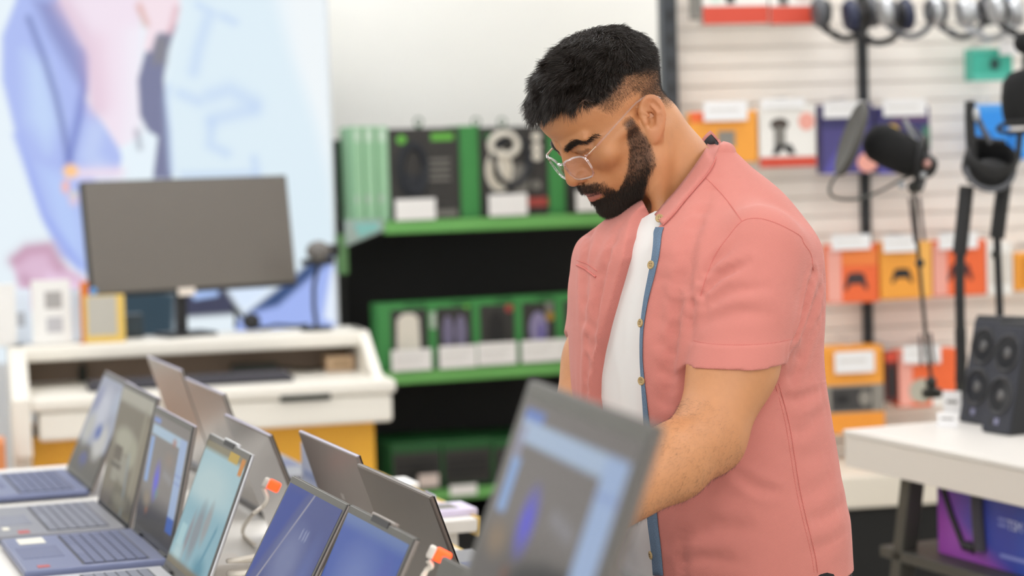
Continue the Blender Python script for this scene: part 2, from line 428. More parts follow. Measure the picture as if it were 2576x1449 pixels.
for P, w in (([(500, 12), (535, 32)], 9), ([(522, 50), (500, 120), (488, 180)], 14), ([(455, 235), (500, 255)], 13), ([(530, 240), (580, 225), (640, 260)], 18), ([(535, 300), (640, 275)], 16), ([(532, 310), (530, 365), (570, 385)], 12), ([(560, 40), (590, 55)], 10), ([(425, 215), (420, 250), (432, 430)], 7), ([(640, 400), (650, 450)], 10), ([(460, 440), (640, 436)], 8)): p.line(P, w * 1.25, 'bdd3f2', .6)
p.line([(180, 436), (300, 434)], 16, 'eddcec', .9); p.ell(178, 430, 24, 22, 'ffc98a', 1, .5); p.ell(165, 470, 14, 24, 'f3b9b0', .8, .5); p.ell(185, 500, 18, 26, 'dcc8dc', .8, .5); p.ell(186, 488, 8, 10, 'd6dcaa', .8, .5)
p.poly([(28, 655), (62, 622), (125, 615), (150, 660), (222, 705), (240, 900), (60, 770)], 'dcb9d2', 16); p.line([(35, 655), (70, 628), (125, 622), (150, 668)], 18, 'bd8ba6', .7); p.line([(60, 700), (90, 730)], 14, 'b98ba6', .6); p.poly([(120, 690), (215, 720), (215, 900), (130, 780)], 'ecd0ea', 30)
p.poly([(850, 630), (745, 700), (590, 810), (600, 900), (860, 900)], '9fb4f2', 10); p.poly([(745, 690), (800, 640), (846, 620), (846, 650), (780, 700), (700, 770), (620, 790)], '2d4a7c', 14); p.poly([(560, 715), (700, 712), (615, 780)], 'dcebff', 8); p.poly([(450, 725), (560, 715), (610, 790), (440, 800)], '3c3f58', 14); p.poly([(470, 728), (550, 724), (550, 745), (490, 755)], 'a8c4f6', 6); p.poly([(300, 700), (450, 735), (440, 900), (300, 900)], '28404e', 30)
p.poly([(832, 690), (850, 640), (850, 820), (815, 800)], 'e4eefc', 12)
v = np.stack([U, np.full(len(U), .011), Z], 1)
mesh_np('backlit_print', v, grid_faces(nx, ny), attrmat('backlit_print', emit=.98, rough=.6), lb, smooth=False, col=p.c)

# ---- packages with printed fronts
def pkg(pl, name, x0, y0, x1, y1, depth, body, decals=(), back=0, z0=None, label=None, cat='box', group=None, bev=.003, tilt=0, extra=None, body_name='carton'):
    u0, zb, u1, zt = pl.rect(x0, y0, x1, y1, back)
    if z0 is not None: zb = z0
    w, h = u1 - u0, zt - zb
    e = pl.frame(name, (u0 + u1) / 2, back, zb, label=label, cat=cat, group=group)
    MB().box(-w / 2, w / 2, 0, depth, 0, h, bev).build(body_name, body, e)
    lay = {}
    for i, d in enumerate(decals):
        k, m = d[0], d[-1]; mb = MB(); lay[i] = (mb, m); y = -.0006 - .0004 * i
        fx = lambda a: -w / 2 + a * w
        fz = lambda a: h * (1 - a)
        if k == 'r': mb.box(fx(d[1]), fx(d[3]), y, 0, fz(d[4]), fz(d[2]))
        elif k == 'e':
            n = 28; mb.prism([(fx(d[1]) + d[3] * w * math.cos(2 * PI * j / n), fz(d[2]) + d[4] * h * math.sin(2 * PI * j / n)) for j in range(n)], y, 0, 'y')
        elif k == 'p': mb.prism([(fx(a), fz(b)) for a, b in d[1]], y, 0, 'y')
        elif k == 'ring': mb.torus((fx(d[1]), y, fz(d[2])), (0, 1, 0), d[3] * w, d[5] * w, 28, 6, xdir=(1, 0, 0), ry=d[4] * h)
        elif k == 'side': mb.box(w / 2, w / 2 + .0006, d[1] * depth, d[2] * depth, fz(d[4]), fz(d[3]))
    names = {}
    for nm, (mb, m) in lay.items(): mb.build('print', m, e)
    if extra: extra(e, w, h)
    return e
GREEN = mat('box_green', '3f8f49', rough=.5); GREENL = mat('box_pale_green', '9cc9a2', rough=.5); GREEND = mat('box_dark_green', '1f5a2b', rough=.5)
LIP = mat('shelf_green', '6fb35f', rough=.45, noise=.04); BOXBLK = mat('box_black', '33312f', rough=.5); INKB = mat('ink_navy', '20242c', rough=.5); INKW = mat('ink_white', 'e6e0d2', rough=.6); INKG = mat('ink_green', '66b544', rough=.6)
INKGR = mat('ink_grey', '7d7a74', rough=.6); INKR = mat('ink_red', 'a8443c', rough=.6); CARD = mat('white_card', 'f4f2ef', rough=.6); INKLAV = mat('ink_lavender', '77718c', rough=.6); INKD = mat('ink_black', '1a1a1b', rough=.5)
GO = VPlane(at(965, 585, 7.7), 19)
zt = lambda x, y: GO.hit(x, y)[1]
gd = GO.frame('shelf_unit', 0, 0, 0, label='black gondola shelf unit with green shelf edges beside the lightbox', cat='shelf')
gx0, gx1 = GO.hit(838, 450, .40)[0], GO.hit(1610, 450, .40)[0]
ZS = [zt(1000, 556), zt(1215, 922), zt(1200, 1225)]          # shelf tops
MB().box(gx0, gx1, .43, .46, .02, GO.hit(900, 352, .42)[1], .004).build('back_panel', BLACKP, gd)
MB().box(gx0 + .02, gx1, -.02, .42, .02, .14, .004).build('plinth', BLACKP, gd)
sx0 = GO.hit(966, 560)[0]
for k, (zs, lh) in enumerate(zip(ZS, (.045, .045, .04))):
    a = sx0 if k == 0 else GO.hit(940, 950)[0]
    sh = MB().box(a, gx1, .012, .42, zs - .03, zs - .004, .002).build('shelf', BLACKP, gd)
    MB().box(a, gx1, -.004, .012, zs - lh, zs, .004).build('shelf_edge', LIP, sh)
# printed end bracket with grey and teal graphic, and its green post
u0, zb, u1, zt_ = GO.rect(868, 552, 966, 604)
br = MB().prism([(u0, zb - .02), (u0, zt_), (u1, zt_), (u1, zb + .03)], -.004, .012, 'y', .002).build('end_bracket', mat('bracket_grey', '9fb0a8', rough=.5), gd)
MB().prism([(u0 + .05, zb + .01), (u0 + .03, zt_ - .012), (u1 - .02, zt_ - .012), (u1 - .02, zb + .035)], -.006, -.004, 'y').build('print', mat('ink_teal', '86c4bd', rough=.5), br)
u0, zb, u1, zt_ = GO.rect(850, 590, 876, 690); MB().box(u0, u1, 0, .03, zb, zt_, .003).build('end_post', mat('post_green', '57824f', rough=.5), gd)
u0, zb, u1, zt_ = GO.rect(846, 352, 866, 560, .2); MB().box(u0, u1, .215, .425, .02, zt_, .003).build('end_panel', BLACKP, gd)
GRP1 = 'boxed headsets on the upper green shelf'
for k, (a, b) in enumerate(((888, 913), (914, 946), (947, 979))):
    pkg(GO, 'product_box', a, 318, b, 546, .17, GREENL, [('r', .25, .03, .75, .16, mat('ink_mint', 'c9dfcc', rough=.6)), ('r', .15, .72, .5, .80, mat('ink_mint2', 'b9c9bd', rough=.6)), ('r', 0, 0, .08, 1, GREEN)], back=.03, z0=ZS[0],
        label=('leftmost of three pale green box spines at the shelf end', 'middle of three pale green box spines', 'pale green box spine right against the headset box')[k], group=GRP1)
hs = [('e', .18, .12, .07, .05, INKG), ('r', .60, .06, .92, .14, INKG), ('ring', .33, .45, .18, .26, .055, INKB), ('e', .24, .60, .11, .12, INKB), ('e', .42, .62, .09, .12, INKB)] + [('r', .56, .34 + .07 * i, .86, .37 + .07 * i, INKGR) for i in range(4)] + [('r', .62, .90, .94, .97, INKGR)]
pkg(GO, 'product_box', 980, 322, 1157, 546, .17, BOXBLK, hs + [('side', .0, 1, 0, 1, GREEN)], back=.03, z0=ZS[0], label='black headset box with dark headset picture on the upper green shelf', group=GRP1)
pkg(GO, 'product_box', 1157, 316, 1206, 540, .17, GREEN, [('r', .1, .05, .9, .95, GREEN)], back=.035, z0=ZS[0], label='bright green box spine between the two headset boxes', group=GRP1)
hs2 = [('e', .12, .10, .06, .05, GREEND), ('ring', .46, .38, .26, .27, .05, INKB), ('e', .28, .48, .20, .24, INKW), ('ring', .28, .48, .12, .17, .03, mat('ink_cream', 'cfc6b4', rough=.6)), ('e', .58, .60, .13, .18, INKGR), ('ring', .36, .20, .2, .12, .05, INKW), ('e', .84, .12, .07, .05, INKW), ('e', .84, .24, .07, .05, INKW), ('e', .84, .34, .07, .05, INKW), ('e', .82, .66, .07, .05, INKGR), ('r', .5, .80, .98, .90, INKR)]
pkg(GO, 'product_box', 1208, 318, 1378, 535, .17, BOXBLK, hs2, back=.03, z0=ZS[0], label='black headset box with white headset picture in front of the man', group=GRP1)
pkg(GO, 'product_box', 1379, 314, 1421, 530, .17, GREEN, [('r', .1, .05, .9, .95, GREEN)], back=.035, z0=ZS[0], label='green box spine just left of the man\'s chin', group=GRP1)
pkg(GO, 'product_box', 1424, 314, 1590, 528, .17, BOXBLK, hs, back=.03, z0=ZS[0], label='black headset box mostly hidden behind the man\'s face', group=GRP1)
for k, (x0, y0, x1, y1, lb_) in enumerate(((995, 500, 1096, 553, 'under the dark headset box'), (1230, 488, 1327, 542, 'under the white headset box'), (1450, 478, 1545, 530, 'beside the man\'s mouth'))):
    pkg(GO, 'price_card', x0, y0, x1, y1, .0015, CARD, back=-.010, label='white price card on the upper shelf edge ' + lb_, cat='price card', group='price cards on the upper shelf edge', bev=0, body_name='card')
# security hooks above the boxes
for k, (x, y) in enumerate(((1052, 292), (1197, 285), (1262, 295))):
    u, z = GO.hit(x, y, .1); e = GO.frame('tag_loop', u, .1, GO.hit(x, 322, .1)[1], label=('faint green loop tag on top of the dark headset box', 'green security loop standing over the green box spine', 'green security loop on the white headset box')[k], cat='tag', group='security loops on the headset boxes')
    MB().torus((0, 0, .022), (0, 1, .1), .014, .003).build('loop', GREEND, e, True); MB().box(-.012, .012, -.004, .004, 0, .01, .002).build('clip', GREEND, e)
GRP2 = 'boxed computer mice on the lower green shelf'
MICE = [(950, 1080, 'white mouse picture', INKW), (1081, 1190, 'grey split mouse picture', INKLAV), (1191, 1297, 'dark mouse picture', INKD), (1298, 1400, 'lavender mouse picture', mat('ink_lavender_light', '9088ac', rough=.6)), (1401, 1510, 'small green mouse picture', GREEND)]
for k, (a, b, d, mk) in enumerate(MICE):
    fr = .26 if k == 0 else .16
    dec = [('r', fr, .10, .97, .98, BOXBLK), ('r', .52, .02, .95, .07, GREEND)]
    if k == 0: dec += [('p', [(.38, .24), (.50, .16), (.70, .16), (.80, .24), (.82, .70), (.72, .78), (.46, .78), (.36, .70)], mk)]
    elif k == 1: dec += [('e', .42, .48, .13, .26, mk), ('e', .72, .48, .13, .26, mk), ('r', .02, .16, .14, .40, mat('ink_pale_tag', 'bccabb', rough=.6)), ('e', .86, .10, .06, .04, INKG)]
    elif k == 2: dec += [('e', .55, .48, .20, .28, mk), ('e', .86, .16, .09, .06, INKR)]
    elif k == 3: dec += [('e', .55, .50, .22, .26, mk), ('e', .62, .60, .06, .2, mat('ink_violet', '5b4fa0', rough=.5)), ('r', .74, .10, .92, .26, INKGR), ('e', .84, .32, .10, .07, mat('ink_gold', 'a8842f', rough=.5))]
    else: dec += [('e', .55, .5, .18, .24, mk)]
    pkg(GO, 'mouse_box', a, 762 - k * 6, b, 915 - k * 3, .09, GREEN, dec, back=.03, z0=ZS[1], label='green and black mouse box with ' + d, group=GRP2)
for k, (x0, y0, x1, y1) in enumerate(((985, 879, 1086, 932), (1105, 869, 1199, 925), (1202, 861, 1300, 917), (1312, 855, 1404, 910), (1402, 850, 1490, 904))):
    e = pkg(GO, 'price_card', x0, y0, x1, y1, .0015, CARD, [('r', .08, .2 + .2 * i, .9 - .1 * i, .25 + .2 * i, mat('ink_pale', 'd9d6d2', rough=.6)) for i in range(3)], back=-.012, label='white price card under the ' + MICE[k][2], cat='price card', group='price cards on the lower shelf edge', bev=0, body_name='card')
GRP3 = 'dark keyboard boxes on the bottom shelf'
for k, (a, b, yt) in enumerate(((985, 1112, 1112), (1114, 1238, 1104), (1240, 1400, 1098))):
    pkg(GO, 'keyboard_box', a, yt, b, 1215, .30, GREEND, [('r', .03, .22, .97, .95, BOXBLK)] + [('r', .08, .40 + .13 * i, .9, .48 + .13 * i, INKD) for i in range(3)], back=.06, z0=ZS[2], label=('dark keyboard box at the left of the bottom shelf', 'dark keyboard box in the middle of the bottom shelf', 'keyboard box half hidden behind the nearest laptop screen')[k], group=GRP3)
for k, (x0, y0, x1, y1) in enumerate(((1053, 1193, 1104, 1225), (1132, 1219, 1200, 1246))):
    pkg(GO, 'price_card', x0, y0, x1, y1, .0015, mat('blush_card', 'e2d3cb', rough=.6) if k == 0 else CARD, back=-.012, label=('small blush coloured price card above the bottom shelf edge', 'white price strip on the bottom shelf edge')[k], cat='price card', group='price cards on the bottom shelf edge', bev=0, body_name='card')

# ---- white two-tier counter
DKW = mat('counter_white', 'ece7dc', rough=.4, noise=.02, nscale=4); DKY = mat('counter_yellow', 'f0b233', rough=.5, noise=.04); DKB = mat('counter_beige_back', '8b7868', rough=.7, noise=.06, nscale=8); DKS = mat('counter_dark_slot', '23261f', rough=.6)
zfront = .76
DP_o = onz(75, 1010, zfront); DK = VPlane(DP_o, 14)
dk = DK.frame('service_counter', 0, 0, 0, label='white two-tier counter with yellow front carrying the grey monitor', cat='counter')
R = lambda *a, back=0: DK.rect(*a, back)
xl, xr = DK.hit(76, 985)[0], DK.hit(998, 985)[0]
zlow = zfront; zd0, zd1 = DK.hit(530, 1052)[1], DK.hit(530, 1093)[1]
dz = DK.hit(540, 985)[1]
upz = DK.hit(480, 852, .30)[1]; upz0 = DK.hit(480, 890, .30)[1]
MB().box(xl, xr, 0, .52, dz - .035, dz + .008, .012, 3).build('keyboard_tray', DKW, dk)
dw = MB().box(xl + .02, xr - .012, .012, .40, DK.hit(540, 1088)[1], dz - .037, .012, 3).build('drawer', DKW, dk)
u0, zb, u1, zt_ = R(705, 994, 832, 1006); MB().box(u0, u1, -.003, .013, zb - .002, zt_ + .002, .002).build('handle_slot', DKS, dw)
# slanted side cheeks
hx = DK.hit(905, 850, .30)[0]
for nm, x0, x1 in (('left', xl - .055, xl), ('right', xr - .03, xr)):
    off = 0
    MB().prism([(.0, dz - .17), (.0, dz + .006), (.30, upz), (.52, upz), (.52, .02), (.10, .02), (.10, dz - .17)], x0, x1, 'x', .006).build('side_cheek', DKW, dk) if nm == 'left' else MB().prism([(.04, dz), (.30, upz), (.52, upz), (.52, dz)], hx - .005, hx + .03, 'x', .006).build('side_cheek', DKW, dk)
MB().box(xl - .055, hx + .03, .28, .54, upz0, upz, .012, 3).build('top_shelf', DKW, dk)
MB().box(xl, hx, .50, .52, dz + .009, upz0, .002).build('back_board', DKB, dk)
u0 = DK.hit(52, 1120, .1)[0]; u1 = DK.hit(948, 1090, .1)[0]
MB().box(u0, u1, .14, .50, .02, DK.hit(540, 1085)[1], .004).build('front_panel', DKY, dk)
# small things in the cavity
def simple(pl, name, u, back, z, label, cat, group=None): return pl.frame(name, u, back, z, label=label, cat=cat, group=group)
u, _ = DK.hit(205, 916, .5); e = simple(DK, 'cable_grommet', u, .45, dz + .009, 'small black plug standing in the counter cavity', 'plug'); MB().cyl((0, 0, 0), (0, 0, .045), .014).build('plug_body', DKS, e, True); MB().cyl((0, 0, .045), (0, 0, .06), .008).build('cable_end', DKS, e, True)
u, _ = DK.hit(640, 890, .5); e = simple(DK, 'power_adapter', u, .40, dz + .009, 'dark power adapter lying behind the keyboard', 'adapter'); MB().box(-.09, .06, -.03, .03, 0, .035, .006).build('adapter_body', DKS, e); MB().tube([(.06, 0, .02), (.10, .02, .012), (.16, -.01, .006), (.22, .03, .006)], .004).build('lead', DKS, e, True)
u, _ = DK.hit(760, 890, .5); e = simple(DK, 'cardboard_box', u + .10, .33, dz + .009, 'small tan box in the counter cavity near the right cheek', 'box'); MB().box(-.045, .045, 0, .1, 0, .05, .003).build('carton', mat('tan_card', 'c6a887', rough=.7), e); MB().box(-.03, .03, -.001, 0, .012, .04).build('print', mat('tan_print', 'a88d6c', rough=.7), e)
# keyboard on the tray
ua, ub = DK.hit(222, 950, .1)[0], DK.hit(738, 920, .1)[0]
e = simple(DK, 'keyboard', (ua + ub) / 2, .10, dz + .009, 'long black keyboard lying on the counter tray', 'keyboard')
w = ub - ua; KBM = mat('keyboard_black', '33323a', rough=.5); KEYM = mat('key_black', '45434c', rough=.5)
MB().box(-w / 2, w / 2, 0, .15, 0, .018, .004).build('case', KBM, e)
kb = MB()
for r in range(6):
    for c in range(21): kb.box(-w / 2 + .01 + c * (w - .02) / 21, -w / 2 + .007 + (c + 1) * (w - .02) / 21, .008 + r * .0225, .027 + r * .0225, .018, .025)
kb.build('keys', KEYM, e)
# ---- monitor
MO = VPlane(DK.world(DK.hit(470, 760, .43)[0], .43, 0), 32)
u0, zb, u1, zt_ = MO.rect(226, 445, 744, 733)
e = MO.frame('monitor', 0, 0, upz + .001, label='matte grey monitor standing on the white counter', cat='monitor')
zz = upz + .001
lean = math.tan(math.radians(4))
MG = mat('monitor_grey', '6e6861', rough=.30, noise=.03); MBK = mat('monitor_black', '1c1c1e', rough=.45)
SH = Matrix(((1, 0, 0, 0), (0, 1, 0, 0), (0, 0, 1, 0), (0, 0, 0, 1)))
Mx = Matrix.Translation((0, 0, (zb - zz))) @ Matrix.Rotation(math.radians(-8), 4, 'X')
h = zt_ - zb
bd_ = MB(); bd_.box(u0, u1, .0, .035, 0, h, .006, M=Mx); bd_.box(u0 * .5, u1 * .5, .03, .06, h * .25, h * .8, .015, M=Mx); bd_.build('housing', MBK, e)
MB().box(u0 + .004, u1 - .004, -.002, .0, .012, h - .004, .001, M=Mx).build('screen', MG, e)
t = MB(); t.box(-.03, .03, -.004, -.001, -.012, .012, .002, M=Mx); t.build('price_tag', mat('tag_pale', 'e8dccf', rough=.6), e)
a0 = MO.hit(470, 800)[0]
MB().box(a0 - .018, a0 + .018, .03, .06, 0, zb - zz + .12, .006).build('stand_neck', MBK, e)
MB().box(a0 - .085, a0 + .085, -.05, .08, 0, .012, .005, 3).build('stand_base', MBK, e)
# dark things behind the monitor
u, _ = DK.hit(322, 790, .5); e = simple(DK, 'mini_computer', u, .44, upz + .001, 'dark teal flat computer lying behind the monitor stand', 'computer'); MB().box(-.09, .045, 0, .085, 0, .075, .006).build('case', mat('dark_teal', '24343c', rough=.4), e); MB().box(-.085, .04, -.001, 0, .01, .016).build('vent_slot', DKS, e)
u, _ = DK.hit(560, 800, .45); e = simple(DK, 'cable_bundle', u + .05, .485, upz + .001, 'loose black cables curled behind the monitor', 'cable'); 
MB().tube([(.0, .03, .012), (.0, .02, .05), (-.01, .03, .08), (.02, .04, .05), (.05, .02, .012), (.09, -.02, .01), (.13, .02, .014), (.19, .02, .008), (.24, .03, .008)], .006).build('cable', DKS, e, True); MB().ball((.05, .02, .03), (.03, .018, .028)).build('tie', MBK, e, True)
# ---- desk microphone at the right of the counter top
c0 = DK.hit(795, 800, .40); e = DK.frame('desk_microphone', c0[0], .40, upz + .001, label='grey round webcam on a curved black stem at the counter end', cat='webcam')
top = DK.hit(800, 632, .40); sc_ = top[1] - upz
MB().lathe([(.05, 0), (.055, .004), (.05, .010), (.012, .014)], (0, 0, 0)).build('stand_foot', MBK, e, True)
MB().tube([(0, 0, .01), (-.006, 0, sc_ * .3), (-.004, 0, sc_ * .55), (.012, 0, sc_ * .8), (.008, 0, sc_ * .98)], .007).build('stem', MBK, e, True)
MB().ball((top[0] - c0[0], -.005, sc_), (.040, .04, .034)).build('camera_head', mat('webcam_grey', '6e6a66', rough=.5), e, True)
MB().box(top[0] - c0[0] - .055, top[0] - c0[0] + .05, -.02, .02, sc_ - .045, sc_ - .025, .006).build('clamp', MBK, e)
MB().box(top[0] - c0[0] + .03, top[0] - c0[0] + .07, -.015, .015, sc_ - .02, sc_ + .02, .008).build('arm_joint', MBK, e)
# ---- sign holders on the counter's left
ACR = mat('sign_white', 'ecebe8', rough=.35); ACB = mat('sign_blue_white', 'e4edf8', rough=.35)
SG = [(-60, 40, 715, 842, 'white sign stand cut by the left edge of the picture', ACR, 'd9d6d2'), (20, 78, 726, 838, 'small white sign stand with a faint grey square', ACB, 'b9bcc2'), (80, 178, 704, 842, 'larger white sign stand with two pale grey squares', ACR, 'a9a6a4'), (176, 214, 726, 838, 'narrow bluish white sign beside the yellow framed card', ACB, 'cfe0f4')]
for k, (a, b, y0, y1, lb_, m, inkc) in enumerate(SG):
    bk = (.34, .39, .34, .40)[k]
    dec = [] if k in (0, 3) else ([('r', .38, .42, .72, .68, mat('sign_ink%d' % k, inkc, rough=.6))] if k == 1 else [('r', .34, .18, .78, .45, mat('sign_ink%d' % k, inkc, rough=.6)), ('r', .36, .58, .78, .82, mat('sign_ink2b', 'bdbcc0', rough=.6))])
    e = pkg(DK, 'sign_stand', a, y0, b, y1, .004, m, dec, back=bk, z0=upz + .001, label=lb_, cat='sign', group='white sign stands on the counter', bev=.001, body_name='panel')
    wv = DK.hit(b, 800, bk)[0] - DK.hit(a, 800, bk)[0]; MB().box(-wv / 2, wv / 2, 0, .05, 0, .004, .001).build('foot', m, e)
e = pkg(DK, 'framed_card', 212, 742, 314, 838, .006, mat('frame_yellow', 'e6c264', rough=.5), [('r', .08, .02, .80, .84, mat('card_grey', 'bdb9ae', rough=.6))], back=.295, z0=upz + .001, label='grey card in a yellow frame at the monitor\'s left', cat='sign', body_name='frame')
u, z = DK.hit(214, 724, .31); e = DK.frame('orange_tag', u - .004, .305, upz + .001, label='orange strip standing up behind the yellow framed card', cat='tag'); MB().box(-.012, .014, 0, .008, 0, z - upz + .018, .002).build('strip', mat('orange_plastic', 'd9772c', rough=.5), e); MB().box(-.02, .02, .0, .012, 0, .004, .001).build('foot', mat('orange_plastic', 'd9772c'), e)
u, z = DK.hit(234, 733, .32); e = DK.frame('blue_badge', u, .32, upz + .001, label='round blue badge on a thin stick left of the monitor', cat='badge'); MB().cyl((0, -.004, z - upz), (0, 0, z - upz), .012, n=24).build('disc', mat('blue_plastic', '5a9fe6', rough=.5), e, True); MB().cyl((0, 0, 0), (0, 0, z - upz), .0025).build('stick', ACR, e, True)
# orange things at the floor left of the counter
u, z = DK.hit(8, 1138, .3); e = DK.frame('orange_carton', DK.hit(-40, 1138, .0)[0], -.16, 0, label='orange carton at the far left edge beside the counter', cat='box'); MB().box(-.08, .06, 0, .15, 0, DK.hit(10, 1112, -.16)[1], .004).build('carton', mat('orange_carton', 'd98750', rough=.6), e); MB().box(-.06, .06, -.001, 0, .05, .18).build('print', INKGR, e)
# ================================================================== slatted wall with packages, table, speakers, microphones
SLW = mat('slat_beige', 'f6eee4', rough=.6, noise=.04, nscale=5); SLG = mat('slat_groove', 'd9cec2', rough=.8)
SL = VPlane(at(1900, 500, 6.9), 10)
sw = SL.frame('wall_back_slatted', 0, 0, 0); tag(sw, kind='structure')
a0, a1 = SL.hit(1690, 300)[0], SL.hit(2900, 300)[0]
MB().box(a0, a1, .014, .05, .0, 2.75).build('groove_backing', SLG, sw)
m_ = MB(); z = .15
while z < 2.7: m_.box(a0, a1, 0, .015, z, z + .056, .002, 1); z += .060
m_.build('slats', SLW, sw)
UPR = mat('upright_grey', '3b3f44', rough=.5); UPB = mat('upright_black', '1e2124', rough=.5)
def upright(x0, x1, y0, y1, label, m, proud, slots=True):
    u0, zb, u1, zt_ = SL.rect(x0, y0, x1, y1, -proud)
    # follows the wall, straight up
    e = SL.frame('wall_upright', (u0 + u1) / 2, -proud, 0, label=label, cat='post', group='uprights on the slatted wall')
    w = u1 - u0; MB().box(-w / 2, w / 2, 0, proud - .001, .02, 2.7, .003).build('rail', m, e)
    if slots:
        for k in range(16): MB().box(-w * .16, w * .16, -.001, .001, .95 + k * .075, .985 + k * .075).build('slot', INKD, e)
upright(1668, 1706, 0, 300, 'thick dark upright at the left edge of the slatted wall', UPR, .06)
upright(2166, 2190, 0, 860, 'slim black upright in the middle of the slatted wall', UPB, .02)
PKO = mat('pack_orange', 'ef6a35', rough=.5); PKY = mat('pack_amber', 'f2a33c', rough=.5); PKW = mat('pack_white', 'eeebe5', rough=.5); PKR = mat('pack_red', 'cf4a34', rough=.5); PKP = mat('pack_purple', '4b4480', rough=.5); PKPD = mat('pack_indigo', '38346a', rough=.5); PKPK = mat('pack_pink', 'f0a99a', rough=.5); PKV = mat('pack_violet', '5a54a8', rough=.5); TEAL = mat('pack_teal', '3fb39c', rough=.45); BLU = mat('pack_blue', '2a90ea', rough=.45); GRY = mat('pack_grey', '8d8880', rough=.6); PADM = mat('ink_gamepad', '3a2a2c', rough=.5); DRED = mat('pack_dark_red', '5a1f1c', rough=.5)
HKM = mat('hook_metal', 'b9bcc0', rough=.3, metal=.8); TAGW = mat('tag_white', 'efeeee', rough=.5)
def pad(cx, cy, w, h, m):   # a game controller silhouette
    return ('p', [(cx - .34 * w, cy - .30 * h), (cx - .15 * w, cy - .36 * h), (cx + .15 * w, cy - .36 * h), (cx + .34 * w, cy - .30 * h), (cx + .5 * w, cy + .34 * h), (cx + .42 * w, cy + .46 * h), (cx + .24 * w, cy + .16 * h), (cx - .24 * w, cy + .16 * h), (cx - .42 * w, cy + .46 * h), (cx - .5 * w, cy + .34 * h)], m)
def hang(name, rect, depth, body, dec, label, cat, group, tagrect=None, back=-.16, taglabel=None):
    """a package hanging on a wall hook, with the price plate at the hook's tip"""
    def extra(e, w, h):
        MB().cyl((0, depth * .5, h - .004), (0, depth * .5, h + .022), .003, n=8).build('hang_loop', PKW, e, True)
        MB().cyl((0, depth * .2, h + .020), (0, -back - .002, h + .020), .0028, n=8).build('hook', HKM, e, True)
    e = pkg(SL, name, *rect, depth, body, dec, back=back, label=label, cat=cat, group=group, extra=extra, bev=.004)
    if tagrect:
        pkg(SL, 'price_plate', *tagrect, .002, TAGW, [('r', .1, .35, .8, .5, mat('ink_pale', 'd9d6d2'))], back=back - .02, label=taglabel, cat='price plate', group='price plates on the slatted wall', bev=.0005, body_name='plate', extra=lambda e, w, h: MB().cyl((0, .002, h * .5), (0, .016, h * .5), .003, n=8).build('clip', HKM, e, True))
GT = 'packages in the top row of the slatted wall'; G2_ = 'packages in the second row of the slatted wall'; G3 = 'game controller packs in the third row'; G4 = 'packages in the bottom row of the slatted wall'
hang('hanging_pack', (1742, -70, 1766, 48), .05, GRY, [('r', .1, .1, .9, .9, INKGR)], 'narrow grey pack beside the thick dark upright, top row', 'package', GT)
hang('hanging_pack', (1767, -90, 1932, 60), .07, PKW, [('r', 0, .70, 1, 1, PKR), ('e', .2, .55, .1, .1, mat('ink_pale_mint', 'cfe0d4')), ('p', [(.3, .1), (.42, .1), (.5, .65), (.36, .66)], INKD), ('e', .65, .4, .2, .16, mat('ink_pale2', 'd5d0cc'))], 'white pack with red base, left one in the top row', 'package', GT)
hang('hanging_pack', (1936, -90, 2074, 60), .07, PKW, [('r', 0, .70, 1, 1, PKR), ('p', [(.1, .1), (.3, .1), (.34, .68), (.16, .68)], mat('ink_mid_grey', '6a6764')), ('e', .62, .5, .2, .12, mat('ink_blush', 'dcc0b8'))], 'white pack with red base, right one in the top row', 'package', GT)
hang('hanging_pack', (2068, 262, 2196, 436), .06, PKP, [('r', .0, .0, 1, .35, PKPD), ('p', [(.0, 1), (.45, .45), (.6, .5), (.5, 1)], PKV), ('e', .88, .85, .2, .14, PKPK), ('r', .05, .12, .8, .2, mat('ink_mauve', '6a4a78'))], 'purple pack hanging just left of the slim black upright', 'package', G2_, (2072, 256, 2178, 296), taglabel='white price plate over the left purple pack')
hang('hanging_pack', (2206, 268, 2340, 436), .06, PKPD, [('e', .28, .38, .16, .12, mat('ink_yellow', 'd8b135')), ('r', .3, .1, .95, .22, mat('ink_mauve', '6a4a78')), ('r', .86, .3, 1, .62, mat('ink_leaf', '4a7a66')), ('p', [(.0, 1), (.3, .6), (.6, 1)], PKV)], 'purple pack with yellow spot behind the sponge microphone', 'package', G2_, (2222, 250, 2330, 292), taglabel='white price plate over the purple pack with yellow spot')
hang('hanging_pack', (1738, 280, 1906, 410), .06, PKY, [('r', .40, .38, .66, .70, GRY), ('r', 0, 0, .3, .2, PKO)], 'amber pack with grey picture just behind the collar', 'package', G2_, (1770, 255, 1880, 304), taglabel='white price plate over the amber pack behind the collar')
hang('hanging_pack', (1910, 262, 2052, 420), .06, PKW, [('r', 0, .84, 1, 1, PKR), ('e', .36, .32, .16, .10, mat('ink_dark_brown', '4a3f38')), ('r', .26, .36, .46, .66, INKGR), ('p', [(.22, .80), (.28, .64), (.56, .64), (.64, .80), (.52, .80), (.42, .70), (.32, .80)], INKD), ('e', .84, .28, .14, .14, PKPK)], 'white pack with red base and a dark figure picture', 'package', G2_, (1915, 248, 2025, 272), taglabel='white price plate over the white pack with figure')
hang('game_pack', (2080, 615, 2210, 762), .05, PKO, [('r', 0, .05, .28, .98, PKPK), ('r', .3, .1, .98, .36, mat('pack_orange_light', 'f2853f')), pad(.56, .62, .46, .38, PADM)], 'orange pack with pink edge and dark controller, nearest the man', 'package', G3, (2092, 590, 2190, 628), taglabel='white price plate over the pink edged orange pack')
hang('game_pack', (2214, 608, 2344, 752), .05, PKY, [('r', .74, 0, 1, .98, mat('pack_amber_light', 'f5b65a')), pad(.42, .58, .42, .32, INKD)], 'amber pack with small black controller in the third row', 'package', G3, (2222, 592, 2310, 634), taglabel='white price plate over the amber controller pack')
